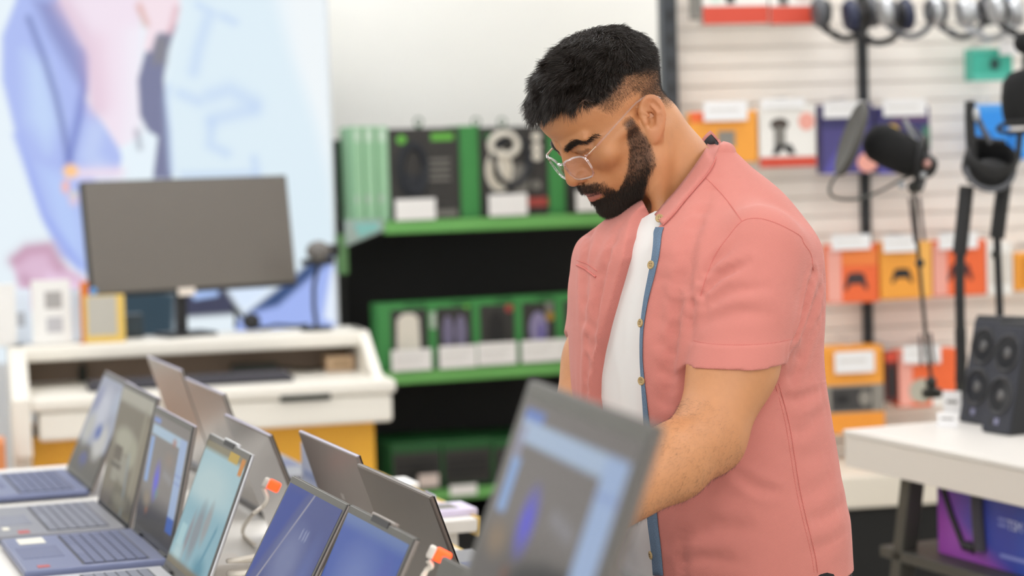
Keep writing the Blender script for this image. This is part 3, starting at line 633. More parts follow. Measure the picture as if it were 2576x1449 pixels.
hang('game_pack', (2348, 604, 2482, 744), .05, PKO, [('r', 0, .05, .26, .98, PKPK), pad(.50, .56, .48, .40, DRED)], 'orange pack with dark red controller behind the thick boom arm', 'package', G3, (2362, 586, 2460, 626), taglabel='white price plate over the pack behind the thick boom arm')
hang('game_pack', (2484, 610, 2548, 742), .05, PKW, [('r', .1, .2, .9, .8, mat('ink_pale3', 'd9d2c8'))], 'pale cream pack between two boom arms in the third row', 'package', G3)
hang('game_pack', (2552, 634, 2680, 730), .05, PKY, [('r', .1, .1, .9, .9, mat('pack_amber_dark', 'd98a1f'))], 'amber pack cut by the right edge, third row', 'package', G3)
hang('camera_pack', (2072, 872, 2224, 1090), .10, PKY, [('r', .0, .44, 1, .76, GRY), ('r', .12, .47, .8, .74, mat('ink_charcoal', '3c3a3a')), ('e', .68, .60, .10, .09, GRY), ('e', .30, .60, .12, .06, INKD), ('r', 0, .76, 1, 1, mat('pack_amber_dark2', 'ef9a34'))], 'amber pack with grey controllers picture at the bottom left of the slatted wall', 'package', G4, (2100, 884, 2200, 938), taglabel='white price plate on the amber pack with grey picture')
hang('hanging_pack', (2228, 885, 2258, 1012), .08, DRED, [('r', 0, 0, 1, .2, PKR), ('r', .2, .3, .8, .9, INKD)], 'narrow dark red pack between amber and orange packs, bottom row', 'package', G4)
hang('game_pack', (2262, 880, 2412, 1022), .08, PKO, [('r', 0, .0, .22, .98, PKPK), ('e', .38, .72, .22, .22, mat('ink_grey_green', 'b5b2a2')), ('r', .2, .0, .7, .25, PKW), ('r', .55, .78, .98, 1, PKW)], 'orange and white pack at the end of the bottom row', 'package', G4, (2272, 868, 2366, 912), taglabel='white price plate over the orange and white pack')
hang('teal_pack', (2446, 121, 2548, 202), .07, TEAL, [('e', .55, .5, .13, .2, mat('ink_dark_teal', '1f4f4a')), ('r', .0, .0, .5, .1, mat('pack_teal_light', '6fcdb8')), ('r', .0, .8, 1, 1, mat('pack_teal_mid', '58c0ac'))], 'teal pack with dark round hole near the right edge', 'package', 'packages at the right of the slatted wall', (2514, 76, 2566, 138), taglabel='white price plate over the teal pack')
hang('blue_pack', (2448, 262, 2540, 402), .06, BLU, [('r', .0, .0, 1, .12, mat('pack_blue_light', '4aa0ee')), ('r', .2, .5, .5, .8, mat('pack_blue_dark', '1669b8'))], 'bright blue pack behind the shock mount', 'package', 'packages at the right of the slatted wall')
hang('blue_pack', (2546, 330, 2640, 400), .06, BLU, [('r', .1, .2, .9, .8, mat('pack_blue_light', '4aa0ee'))], 'bright blue pack at the right edge under the big sponge', 'package', 'packages at the right of the slatted wall')
# headsets hung in bundles at the top
BLK = mat('gear_black', '1b1b1c', rough=.55); GRM = mat('gear_grey', '55565a', rough=.45); SILV = mat('gear_silver', 'b4b6b8', rough=.3, metal=.5); BLUD = mat('gear_navy', '242a44', rough=.5)
def headset(px, py, s, m, m2, label, group, back=-.14, rot=0.0):
    u, z = SL.hit(px, py, back); e = SL.frame('headset', u, back, z, label=label, cat='headset', group=group)
    M = Matrix.Rotation(rot, 4, 'Y')
    MB().torus((0, 0, 0), (0, 1, 0), .085 * s, .010 * s, 28, 8, 0, PI, xdir=(1, 0, 0), ry=.10 * s).build('headband', m, e, True)
    for sx in (-1, 1):
        c = MB().lathe([(0, -.02), (.034, -.018), (.042, -.006), (.042, .008), (.030, .018), (0, .02)], (0, 0, 0), (1, 0, .15), 24, M=Matrix.Translation((sx * .083 * s, 0, -.02 * s)) @ Matrix.Diagonal((s, s, s * 1.15, 1)))
        c = c.build('ear_cup', m2, e, True)
        MB().torus((sx * .064 * s, 0, -.02 * s), (1, 0, 0), .03 * s, .010 * s, 20, 8).build('ear_cushion', m, c, True)
    MB().tube([(-.09 * s, 0, -.05 * s), (-.08 * s, -.03, -.08 * s), (-.04 * s, -.05, -.085 * s)], .004).build('microphone_boom', m, e, True)
    MB().cyl((0, .02, .10 * s), (0, -back - .002, .10 * s), .004, n=8).build('hook', HKM, e, True)
HB = 'headsets hanging in the top row'
for k, (px, py, s, m, m2, lb_) in enumerate(((2128, 14, 1.0, BLK, GRM, 'black and grey headset just left of the slim upright'), (2210, 20, 1.05, BLK, BLUD, 'black and navy headset in front of the slim upright'), (2290, 12, .95, GRM, SILV, 'grey headset with silver cups right of the slim upright'), (2420, 10, 1.0, GRM, BLK, 'grey and black headset in the right bundle, left one'), (2490, 14, 1.0, SILV, SILV, 'silver headset in the right bundle'), (2572, 6, 1.0, BLK, SILV, 'headset cut by the top right corner'))):
    headset(px, py, s, m, m2, lb_, HB, back=-.24 - .05 * (k % 3))
u, z = SL.hit(2552, 10, -.2); 
hang('blue_pack', (2540, -60, 2566, 44), .03, mat('pack_sky', '5f9fe8'), [('r', .1, .1, .9, .9, mat('pack_sky2', '6fa8ee'))], 'small sky blue pack at the top right', 'package', 'packages at the right of the slatted wall', back=-.10)
# ---- white bench under the slatted wall
u0, zb, u1, zt_ = SL.rect(2090, 1197, 2274, 1278, -.45)
e = SL.frame('wall_bench', (u0 + u1) / 2, -.45, 0, label='low cream bench standing along the slatted wall', cat='bench')
w2 = .30; MB().box(-w2, 1.1, 0, .40, zb, zt_, .006).build('top', mat('bench_cream', 'e6ddcd', rough=.45), e); MB().box(-w2 + .01, 1.08, .02, .38, .02, zb, .003).build('base', BLACKP, e)
# ---- right display table
ZR = .80
c0 = onz(2120, 1080, ZR); cF = onz(2576, 1172, ZR)
ex = (cF - c0); ex[2] = 0; ex /= np.linalg.norm(ex); ey = np.array([-ex[1], ex[0], 0]); 
if ey[1] < 0: ey = -ey
rt = frame_empty('speaker_table', np.array([c0[0], c0[1], 0]), ex, ey, np.array([0, 0, 1.0]), label='white topped table on dark legs carrying the speakers and microphones', cat='table')
RTW = mat('table_top_white', 'e6e1da', rough=.35, noise=.02, nscale=5); RTA = mat('table_apron', 'ddd5cb', rough=.5); RTL = mat('table_leg_dark', '4a4842', rough=.5, metal=.3)
th_ = .085; LX, LY = 1.5, .62
MB().box(0, LX, 0, LY, ZR - .012, ZR, .003).build('tabletop', RTW, rt); MB().box(.002, LX - .002, .003, LY - .003, ZR - th_, ZR - .012, .002).build('apron', RTA, rt)
def sb(p0, p1, w): return (p0, p1, w)
for x, dx in ((.215, -.085), (LX - .17, .06)):
    for y in (.05, LY - .05):
        m = MB(); m.prism([(x - .02, ZR - th_), (x + .02, ZR - th_), (x + .02 + dx * 2, 0.0), (x - .02 + dx * 2, 0.0)], y - .02, y + .02, 'y', .003); m.build('leg', RTL, rt)
MB().box(.10, LX - .10, .03, LY - .03, .52, .545, .003).build('lower_shelf', RTL, rt)
# box with the picture of a microphone arm on the lower shelf
bz = .5455; e = frame_empty('microphone_box', np.array([c0[0], c0[1], 0]) + ex * .425 + ey * .09 + np.array([0, 0, bz]), ex, ey, np.array([0, 0, 1.0]), label='blue and purple microphone arm box under the right table', cat='box')
nx, ny = 40, 32; U, V_ = np.meshgrid(np.linspace(0, 1, nx), np.linspace(0, 1, ny)); U, V_ = U.ravel(), V_.ravel(); p = Paint(U * 100, V_ * 70, '3040a4'); p.mix(smooth01((60 - U * 100 - V_ * 12) / 60), '8a44a8'); p.mix(smooth01((V_ - .1 - U) * 2.5) * .8, 'a548b0'); p.mix(smooth01((U - .75) / .25) * .8, '2450b4'); p.mix(.5 * smooth01((.2 - V_) / .2), '2c2c78')
bw, bh = .36, .160
MB().box(-bw / 2, bw / 2, 0, .10, 0, bh, .003).build('carton', mat('carton_indigo', '2c2f6e', rough=.5), e)
mesh_np('printed_front', np.stack([(U - .5) * bw * .97, np.full(len(U), -.0008), bh * (1 - V_) * .98 + .001], 1), grid_faces(nx, ny)[:, ::-1], attrmat('printed_front', rough=.45), e, smooth=False, col=p.c)
am = MB(); am.tube([(-.15, -.002, .15), (-.115, -.002, .09), (-.075, -.002, .035)], .008, 8); am.build('print', INKD, e)
MB().tube([(-.07, -.002, .032), (-.045, -.002, .034), (-.03, -.002, .03)], .011, 8).build('print', INKD, e, True)
MB().tube([(-.015, -.002, .155), (-.012, -.002, .09), (-.005, -.002, .03)], .017, 10).build('print', mat('ink_ash', '3a3640', rough=.5), e, True)
MB().tube([(-.028, -.003, .13), (-.024, -.003, .10)], .005, 8).build('print', mat('ink_ember', 'a8402c'), e, True); MB().tube([(-.024, -.003, .10), (-.022, -.003, .085)], .006, 8).build('print', mat('ink_cyan', '3a9fd8'), e, True)
TM = lambda x, z: Matrix.Translation((x, -.0012, z)) @ Matrix.Rotation(PI / 2, 4, 'X')
text_mesh('lettering', 'TSM', .030, mat('ink_pale_blue2', 'c3c9ea', rough=.5), e, TM(.115, .100)); 
for i in range(2): MB().box(.055, .085, -.001, 0, .094 + .012 * i, .100 + .012 * i).build('print', mat('ink_periwinkle', '7f8ad0', rough=.5), e)
MB().box(.06, .155, -.001, 0, .028, .036).build('print', mat('ink_periwinkle', '7f8ad0'), e)
# white carton standing next to it
e = frame_empty('white_carton', np.array([c0[0], c0[1], 0]) + ex * .725 + ey * .09 + np.array([0, 0, bz]), ex, ey, np.array([0, 0, 1.0]), label='plain pale carton at the right of the purple box', cat='box'); MB().box(-.09, .12, 0, .1, 0, .16, .003).build('carton', mat('carton_pale', 'cfcac4', rough=.6), e); MB().box(-.05, .08, -.0006, 0, .05, .12).build('print', mat('ink_pale', 'd9d6d2'), e)
u_b0 = np.array([c0[0], c0[1], 0]) + ex * .30 + ey * .12
e = frame_empty('dark_carton', u_b0 + np.array([0, 0, .02]), ex, ey, np.array([0, 0, 1.0]), label='dark carton on the floor under the right table', cat='box'); MB().box(-.12, .3, 0, .3, -.019, .36, .004).build('carton', INKD, e); MB().box(-.05, .1, -.001, 0, .15, .26).build('print', DRED, e)
e = frame_empty('small_pink_cap', np.array([c0[0], c0[1], 0]) + ex * .285 + ey * .05 + np.array([0, 0, .381]), ex, ey, np.array([0, 0, 1.0]), label='small pink cap standing on the dark carton', cat='cap'); MB().lathe([(.016, 0), (.018, .004), (.016, .03), (.008, .034)], (0, .1, 0)).build('cap_body', PKPK, e, True); MB().cyl((0, .1, .034), (0, .1, .04), .005).build('cap_tip', PKW, e, True)
# ---- speakers
SPK = mat('speaker_slate', '2c2e38', rough=.55, noise=.05); SPS = mat('speaker_side', '232427', rough=.6); CONE = mat('speaker_cone', '4a4a4c', rough=.5); RING = mat('speaker_ring', '26262a', rough=.4); DUST = mat('cone_cap', '5c5a5a', rough=.35); LOGO = mat('speaker_logo', 'a9a8c8', rough=.3)
def speaker(px, py, label):
    o = onz(px, py, ZR); f = np.array([-.90, -.44, 0]); f /= np.linalg.norm(f); x = np.array([-f[1], f[0], 0]); x = x if x[0] > 0 else -x
    e = frame_empty('speaker', o + np.array([0, 0, .0008]), x, -f, np.array([0, 0, 1.0]), label=label, cat='speaker', group='pair of black speakers')
    w, d, h = .098, .16, .245; s = .13
    pts = [(0, 0), (d, 0), (d + .02, h - .01), (.055, h)]
    M = Matrix(((0, 0, 1, 0), (1, 0, 0, 0), (0, 1, 0, 0), (0, 0, 0, 1)))
    MB().prism([(a, b) for a, b in pts], -w / 2, w / 2, 'x', .004).build('cabinet', SPS, e)
    ang = math.atan2(.055, h); F = Matrix.Rotation(-ang, 4, 'X')
    MB().box(-w / 2 + .002, w / 2 - .002, -.004, .001, .002, h - .004, .003, M=F).build('baffle', SPK, e)
    for zc_ in (.085, .180):
        c = MB().torus((0, -.004, zc_), (0, 1, 0), .040, .004, 40, 8); b_ = c.build('driver_surround', RING, e, True); b_.data.transform(F)
        k = MB().lathe([(.038, .0), (.030, -.004), (.016, -.012), (0, -.012)], (0, -.004, zc_), (0, -1, 0), 36).build('cone', CONE, b_, True); k.data.transform(F)
        q = MB().ball((0, -.0005, zc_), (.015, .006, .015)).build('dust_cap', DUST, b_, True); q.data.transform(F)
    g = MB().box(-.026, -.012, -.0052, -.004, .018, .030, .001).build('port_slot', RING, e); g.data.transform(F)
    l = MB()
    for dx, dz, a in ((-.004, 0, .5), (.004, 0, -.5)): l.box(dx - .0015, dx + .0015, -.0052, -.004, .020, .034)
    l.box(-.006, .006, -.0052, -.004, .0255, .0285); l = l.build('badge', LOGO, e); l.data.transform(F)
speaker(2446, 1066, 'left one of the two black speakers on the white table'); speaker(2505, 1092, 'right one of the two black speakers on the white table')
e = frame_empty('charger_box', onz(2610, 1075, ZR) + ex * .17 + np.array([0, 0, .0008]), ex, ey, np.array([0, 0, 1.0]), label='small black device beside the right speaker', cat='device'); MB().box(-.03, .06, 0, .06, 0, .05, .006).build('case', BLK, e); MB().torus((.015, -.001, .025), (0, 1, 0), .012, .002).build('ring', GRM, e, True)
# price cards on the table
for k, (px, py, y1, lb_, cw) in enumerate(((2396, 1046, 984, 'clear white price card in front of the left speaker', .045), (2384, 1074, 1038, 'lower white price card nearest the table edge', .050))):
    o = onz(px, py, ZR); hgt = at(px, y1, o[1])[2] - ZR
    e = frame_empty('price_card', o + np.array([0, 0, .0006]), np.array([.85, -.53, 0]), np.array([.53, .85, 0]), np.array([0, 0, 1.0]), label=lb_, cat='price card', group='price cards on the speaker table')
    MB().box(-cw / 2, cw / 2, -.001, .001, 0, hgt, .0004).build('card', TAGW, e); MB().box(-cw / 2, cw / 2, -.012, .012, 0, .002, .0005).build('foot', TAGW, e); MB().box(-cw * .3, cw * .3, -.0015, -.001, hgt * .5, hgt * .62).build('print', INKGR, e)
# ---- boom microphones
def P_(px, py, d): return at(px, py, d)
D1 = 4.55
e = empty('boom_microphone', (0, 0, 0), label='sponge covered microphone with grey pop filter on a slim spring arm', cat='microphone', group='microphones on boom arms')
b0 = onz(2345, 1000, ZR); b0d = b0[1]
Dq = b0d
e.location = b0; inv = -b0
def L_(*pts): return [np.array(p) - b0 for p in pts]
SPONGE = mat('foam_black', '161616', rough=.95, bump=.4, bscale=420); ARM = mat('arm_black', '24251f', rough=.45); SPR = mat('arm_spring', '7a6f6c', rough=.4, metal=.5)
base_top = np.array([0, 0, 0.0])
MB().lathe([(.024, 0), (.026, .004), (.026, .020), (.012, .026), (.010, .05)], (0, 0, .0006)).build('table_clamp', ARM, e, True)
j1 = P_(2322, 800, Dq + .02) - b0; j2 = P_(2298, 475, Dq) - b0
MB().tube(L_(b0 + [0, 0, .04], P_(2333, 890, Dq), P_(2322, 770, Dq)), .005).build('lower_arm', ARM, e, True)
MB().tube(L_(P_(2322, 770, Dq), P_(2310, 640, Dq), P_(2298, 470, Dq)), .005).build('upper_arm', ARM, e, True)
for (x0, y0, x1, y1) in ((2288, 498, 2302, 610), (2312, 496, 2325, 605), (2314, 842, 2318, 918), (2340, 838, 2350, 915)):
    MB().tube(L_(P_(x0, y0, Dq - .005), P_(x1, y1, Dq - .005)), .0045).build('spring', SPR, e, True)
for (x, y, r) in ((2314, 662, .012), (2342, 962, .015), (2298, 470, .016)):
    MB().ball(P_(x, y, Dq) - b0, r, 16).build('joint', ARM, e, True)
a, b_ = P_(2200, 352, Dq - .05) - b0, P_(2298, 402, Dq + .01) - b0
ax = (b_ - a) / np.linalg.norm(b_ - a)
ln = np.linalg.norm(b_ - a)
MB().lathe([(.014, -.016), (.038, -.006), (.050, .014), (.052, ln * .5), (.048, ln * .95), (.038, ln)], a, ax, 32).build('foam_cover', SPONGE, e, True)
c = P_(2318, 412, Dq + .02) - b0
MB().torus(c, (1, -.35, -.15), .060, .008, 36, 8, ry=.072).build('shock_ring', BLK, e, True)
MB().cyl(b_ - ax * .005, b_ + ax * .060, .036, .028, 24, bev=.004).build('microphone_body', BLK, e, True)
MB().tube(L_(P_(2275, 300, Dq), P_(2290, 330, Dq), P_(2310, 365, Dq)), .006).build('bracket', SILV, e, True); MB().tube(L_(P_(2290, 318, Dq), P_(2318, 345, Dq), P_(2325, 370, Dq)), .005).build('bracket', GRM, e, True)
for (x, y, r) in ((2332, 412, .011), (2322, 440, .009), (2268, 466, .010)): MB().ball(P_(x, y, Dq - .03) - b0, r, 14).build('thumb_screw', mat('screw_rose', 'c4948a', rough=.3, metal=.3) if r > .0105 else SILV, e, True)
# pop filter: a round grey mesh in a hoop, on a gooseneck
pc = P_(2142, 350, Dq - .10) - b0; pn = np.array([-.94, -.04, .34]); pn /= np.linalg.norm(pn)
GRF = mat('filter_grey', '4f4d49', rough=.8)
MB().lathe([(0, -.005), (.084, -.005), (.092, -.009), (.097, 0), (.092, .009), (.084, .005), (0, .005)], pc, pn, 48).build('pop_filter', GRF, e, True)
MB().tube(curve_smooth3(L_(P_(2116, 425, Dq - .10), P_(2092, 460, Dq - .09), P_(2088, 485, Dq - .08), P_(2110, 500, Dq - .06), P_(2160, 500, Dq - .03), P_(2215, 480, Dq - .01), P_(2262, 455, Dq), P_(2300, 440, Dq))), .0038).build('gooseneck', mat('gooseneck_grey', '4d4c46', rough=.5), e, True)
# second boom arm with U-shaped shock mount
b1 = onz(2418, 1012, ZR); e = empty('boom_stand', b1, label='thick black boom arm behind the speakers holding an empty shock mount', cat='microphone arm', group='microphones on boom arms'); D2 = b1[1]
K_ = lambda *pts: [np.array(p) - b1 for p in pts]
MB().lathe([(.026, 0), (.028, .004), (.028, .02), (.014, .028), (.012, .06)], (0, 0, .0006)).build('table_clamp', ARM, e, True)
MB().tube(K_(b1 + [0, 0, .05], P_(2418, 900, D2), P_(2416, 826, D2)), .0145).build('arm_post', BLK, e, True)
MB().tube(K_(P_(2416, 826, D2), P_(2414, 720, D2), P_(2416, 620, D2)), .0125).build('lower_arm', BLK, e, True)
MB().tube(K_(P_(2414, 640, D2), P_(2424, 550, D2), P_(2432, 468, D2)), .0185).build('upper_arm', BLK, e, True)
for (x, y, r) in ((2414, 628, .015), (2417, 826, .012)): MB().ball(P_(x, y, D2) - b1, r, 16).build('joint', ARM, e, True)
MB().tube(K_(P_(2446, 460, D2), P_(2444, 380, D2), P_(2440, 300, D2), P_(2440, 255, D2)), .013).build('yoke_post', BLK, e, True)
c = P_(2490, 412, D2) - b1
MB().lathe([(.058, -.036), (.066, -.024), (.066, .024), (.058, .036), (.053, .024), (.053, -.024)], c, (.1, -.55, .75), 36).build('shock_ring', BLK, e, True)
MB().torus(P_(2490, 420, D2 - .03) - b1, (.05, -.9, .35), .060, .007, 36, 8, PI, 2 * PI, xdir=(1, 0, 0)).build('shock_ring', GRM, e, True)
MB().ball(P_(2490, 440, D2) - b1, (.056, .05, .040)).build('mount_cup', BLK, e, True)
MB().ball(P_(2456, 288, D2 - .02) - b1, (.009, .009, .018)).build('thumb_screw', SILV, e, True); MB().tube(K_(P_(2456, 290, D2), P_(2475, 330, D2), P_(2492, 360, D2)), .007).build('bracket', GRM, e, True); MB().tube(K_(P_(2440, 345, D2), P_(2480, 352, D2), P_(2530, 358, D2)), .006).build('bracket', BLK, e, True)
b2 = onz(2508, 1000, ZR) ; D3 = D2 + .06
b2 = np.array([P_(2512, 800, D3)[0], D3, ZR]); e = empty('boom_microphone', b2, label='large black sponge microphone at the right edge on its boom arm', cat='microphone', group='microphones on boom arms')
J_ = lambda *pts: [np.array(p) - b2 for p in pts]
MB().lathe([(.024, 0), (.026, .004), (.026, .02), (.012, .028), (.010, .05)], (0, 0, .0006)).build('table_clamp', ARM, e, True)
MB().tube(J_(b2 + [0, 0, .04], P_(2515, 780, D3), P_(2510, 650, D3), P_(2508, 590, D3)), .010).build('lower_arm', BLK, e, True)
MB().tube(J_(P_(2508, 600, D3), P_(2518, 520, D3), P_(2526, 462, D3)), .019).build('upper_arm', BLK, e, True); MB().ball(P_(2506, 640, D3) - b2, .013, 16).build('joint', ARM, e, True)
MB().tube(J_(P_(2526, 462, D3), P_(2560, 400, D3), P_(2566, 330, D3)), .008).build('bracket', BLK, e, True)
a = P_(2572, 178, D3) - b2; b_ = P_(2572, 318, D3) - b2
MB().lathe([(.006, -.004), (.034, .006), (.050, .03), (.053, .07), (.050, .105), (.042, np.linalg.norm(b_ - a))], a, (b_ - a) / np.linalg.norm(b_ - a), 32).build('foam_cover', SPONGE, e, True)
MB().ball(P_(2578, 108, D3) - b2, .028, 20).build('foam_tip', SPONGE, e, True); MB().tube(J_(P_(2578, 125, D3), P_(2576, 180, D3)), .006).build('stalk', BLK, e, True)
MB().torus(P_(2560, 320, D3) - b2, (0, .3, 1), .048, .006, 30, 8).build('shock_ring', BLK, e, True)
# ================================================================== long laptop table
TT = np.array([.335, -.942, 0]); TT /= np.linalg.norm(TT)       # along the table, towards the camera
TNR = np.array([-TT[1], TT[0], 0])                              # across the table, to the man's side
if TNR[0] < 0: TNR = -TNR
ZT = .779                                                       # table top
TABW = mat('table_white', 'e9e5de', rough=.4, noise=.02, nscale=5)
A0 = np.array([-.212, 2.738, 0])                                # far top corner of one near-row lid: reference point on the row
def tab(u, w, z=0): return A0 + TT * u + TNR * w + np.array([0, 0, z])
tb = frame_empty('display_table', tab(0, 0, 0), TT, TNR, np.array([0, 0, 1.0]), label='long white table with two back-to-back rows of open laptops', cat='table')
u_a, u_b, w_a, w_b = -2.33, 1.95, -.36, .425
MB().box(u_a, u_b, w_a, w_b, ZT - .045, ZT, .004).build('tabletop', TABW, tb)
YEL = mat('table_yellow_edge', 'd8b45c', rough=.5); MB().box(u_a, u_b, w_b, w_b + .006, ZT - .045, ZT - .001, .001).build('edge_strip', YEL, tb)
for u in (u_a + .08, -.6, u_b - .08):
    for w in (w_a + .06, w_b - .06): MB().box(u - .03, u + .03, w - .03, w + .03, 0, ZT - .045, .004).build('leg', TABW, tb)
DECKB = mat('laptop_slate_blue', '6c7392', rough=.38, metal=.3, noise=.03); DECKG = mat('laptop_grey', '87878c', rough=.4, metal=.4); DECKS = mat('laptop_silver', 'c4c4c6', rough=.35, metal=.5); LIDT = mat('lid_taupe', '8a817b', rough=.42, metal=.35, noise=.03); LIDD = mat('lid_dark_taupe', '6d645d', rough=.42, metal=.3, noise=.03); LIDS = mat('lid_silver', 'a8a29c', rough=.28, metal=.7); LIDM = mat('lid_mirror_grey', '8d8681', rough=.16, metal=.75)
BEZ = mat('bezel_black', '17171a', rough=.25); KEYB = mat('laptop_key', '5d6484', rough=.5); KEYG = mat('laptop_key_grey', '7a7d8a', rough=.5); HNG = mat('hinge_dark', '2a2a2e', rough=.5); EDGE = mat('lid_edge_lavender', 'b9b4c4', rough=.35, metal=.4); BEZG = mat('bezel_grey', '4a4845', rough=.3)
def paint_screen(kind, n=(72, 48)):
    nx, ny = n; X, Y = np.meshgrid(np.linspace(0, 100, nx), np.linspace(0, 62, ny)); x, y = X.ravel(), Y.ravel()      # y down
    if kind == 'winter':
        p = Paint(x, y, '9da3b8'); p.mix(smooth01((y - 40) / 6), '4a453f'); p.ell(40, 20, 34, 18, 'c3c7d6', 1, .6); p.ell(72, 38, 26, 14, 'c4c4c2', 1, .5); p.ell(20, 34, 20, 14, 'b9bab6', 1, .6); p.ell(56, 33, 15, 7, '3d5fae', 1, .6); p.ell(40, 54, 18, 8, '26388a', 1, .6); p.ell(75, 12, 20, 10, 'aab4c8', 1, .5); p.mix(.8 * smooth01((y - 52) / 6), '3b3a38'); p.ell(15, 15, 14, 12, '8d93b8', .8, .5)
    elif kind == 'interior':
        p = Paint(x, y, '6b6250'); p.mix(smooth01((9 - y) / 4), 'a8a496'); p.mix(smooth01((x - 80) / 20) * smooth01((y - 8) / 6), '857b66'); p.ell(40, 26, 40, 9, 'a3a08c', 1, .5); p.rect(20, 34, 62, 48, '8f8b7c'); p.rect(16, 30, 40, 38, '4a3d2c'); p.rect(10, 39, 44, 42, '3b3124'); p.ell(70, 30, 16, 10, '9d9a84', 1, .5); p.line([(85, 10), (84, 50)], 4, '8d866f'); p.poly([(30, 62), (40, 46), (100, 52), (100, 62)], '575038', 4); p.line([(62, 32), (72, 62)], 2, '7f94a0', .8); p.ell(60, 56, 30, 5, '7d7860', .8, .5)
    elif kind == 'gaming_big':
        p = Paint(x, y, '7d7774'); p.mix(smooth01((y - 24) / 14) * .7, '4a4644'); p.rect(4, 1.5, 22, 5, '6f8cd0'); p.rect(3, 5.0, 96, 10.5, 'b4c9e4'); p.rect(79, 5.0, 96, 36, 'a8c0e6'); p.rect(3, 6, 10, 15, 'a3a4bc', .8); p.rect(5, 14, 13, 27, '8fb0e2')
        for i in range(6): p.rect(79, 13 + 4.2 * i, 96, 13.5 + 4.2 * i, '93aadb')
        p.ell(35, 26, 9, 10, '5a58e2', 1, .8); p.line([(54, 22), (72, 24)], 1.8, 'a0a0aa', .5); p.ell(14, 33, 14, 6, '8f7a62', .7, .6)
        p.poly([(18, 62), (20, 50), (28, 41), (42, 35), (60, 32), (80, 31), (80, 62)], '2a2b2f', 3); p.rect(79, 36, 96, 46, '1152b0'); p.ell(30, 39, 5, 3, '7a4a34', .6, .6)  # dark dome polygon is a reflection painted into the screen colours
    elif kind == 'gaming':
        p = Paint(x, y, '7d7774'); p.mix(smooth01((y - 38) / 14), '3b3836'); 
        p.rect(4, 1.5, 22, 5, '6f8cd0'); p.rect(3, 5.5, 94, 11.5, 'a9c4da'); p.rect(80, 5.5, 96, 52, '9db6dc'); p.rect(80, 47, 96, 55, '1758b8'); p.rect(4, 13, 14, 38, '86a8dc'); p.ell(36, 34, 10, 13, '4f4fe0', 1, .8)
        for i in range(9): p.rect(80, 12 + 4.2 * i, 96, 12.5 + 4.2 * i, '8a9fd0')
        p.line([(52, 28), (72, 30)], 2.2, '9a9aa4', .5); p.ell(20, 46, 14, 6, '8f8068', .7, .6); p.ell(42, 40, 5, 4, '5b8a8c', .8, .6); p.ell(24, 52, 5, 3, 'a8642c', .7, .6); p.ell(60, 20, 18, 6, '8c7a70', .6, .6)
        if kind == 'gaming_big': p.poly([(22, 62), (34, 52), (52, 44), (80, 40), (80, 62)], '2c2d31', 3)
        else: p.ell(66, 10, 8, 3, 'b0623a', .6, .6); p.poly([(5, 62), (30, 50), (78, 48), (78, 62)], '35322f', 4)
    elif kind == 'aqua':
        p = Paint(x, y, 'a9cdd6'); p.mix(smooth01((5 - y) / 2), '8a8268'); p.rect(60, 0, 82, 4, 'c9a63a'); p.rect(90, 1, 98, 9, 'd98a2a'); p.ell(40, 20, 60, 14, 'bad6da', 1, .6); p.mix(smooth01((y - 24) / 10) * .6, '6fa9bd'); p.ell(45, 42, 13, 18, '87939c', .9, .5); p.ell(62, 36, 9, 13, '9aa0a4', .9, .5); p.ell(30, 46, 6, 16, '8d8f98', .8, .5); p.rect(8, 42, 22, 52, 'aad3da'); p.line([(86, 36), (70, 62)], 2.4, '3f8aa6', .8); p.ell(76, 56, 20, 8, '4f93aa', .8, .6); p.ell(18, 56, 18, 8, 'b8d8dc', .8, .6); p.mix(smooth01((y - 57) / 3), '7d735c')
    elif kind == 'blue_a':
        p = Paint(x, y, '4a5796'); p.poly([(0, 0), (38, 0), (0, 44)], '2444a0', 6); p.line([(50, 0), (0, 58)], 1.0, 'a9a7b4'); p.ell(52, 26, 32, 18, '7580ae', 1, .7); p.ell(36, 46, 26, 10, '8a8794', 1, .7); p.ell(70, 46, 14, 12, '3352a8', .9, .6); p.mix(.7 * smooth01((y - 50) / 8), '57575c'); p.ell(86, 30, 14, 22, '5a6cae', .8, .7)  # pale diagonal streak: a reflection on the glass, painted with the picture
        for i in range(3): p.rect(56 + 5 * i, 12, 59 + 5 * i, 16, 'a4aed0', .5)
    elif kind == 'blue_b':
        p = Paint(x, y, '4a66b8'); p.ell(48, 18, 40, 16, '6f84c4', 1, .8); p.ell(20, 40, 20, 20, '3f9a92', .4, .7); p.ell(46, 52, 18, 8, '2e50bc', 1, .7); p.ell(84, 28, 16, 24, '5c68bc', 1, .7); p.rect(44, 36, 58, 46, '93a6dc', .55); p.rect(48, 39, 54, 43, 'b5c0e4', .5); p.mix(.5 * smooth01((6 - y) / 5), '8aa2c4')
    else:
        p = Paint(x, y, '30405c'); p.ell(50, 30, 40, 22, '5a78b0', 1, .7)
    nrm = np.stack([x / 100, 1 - y / 62], 1)
    return nrm, p.c, grid_faces(nx, ny)[:, ::-1]
SCR = attrmat('screen_glow', emit=.70, rough=.2, spec=.06)
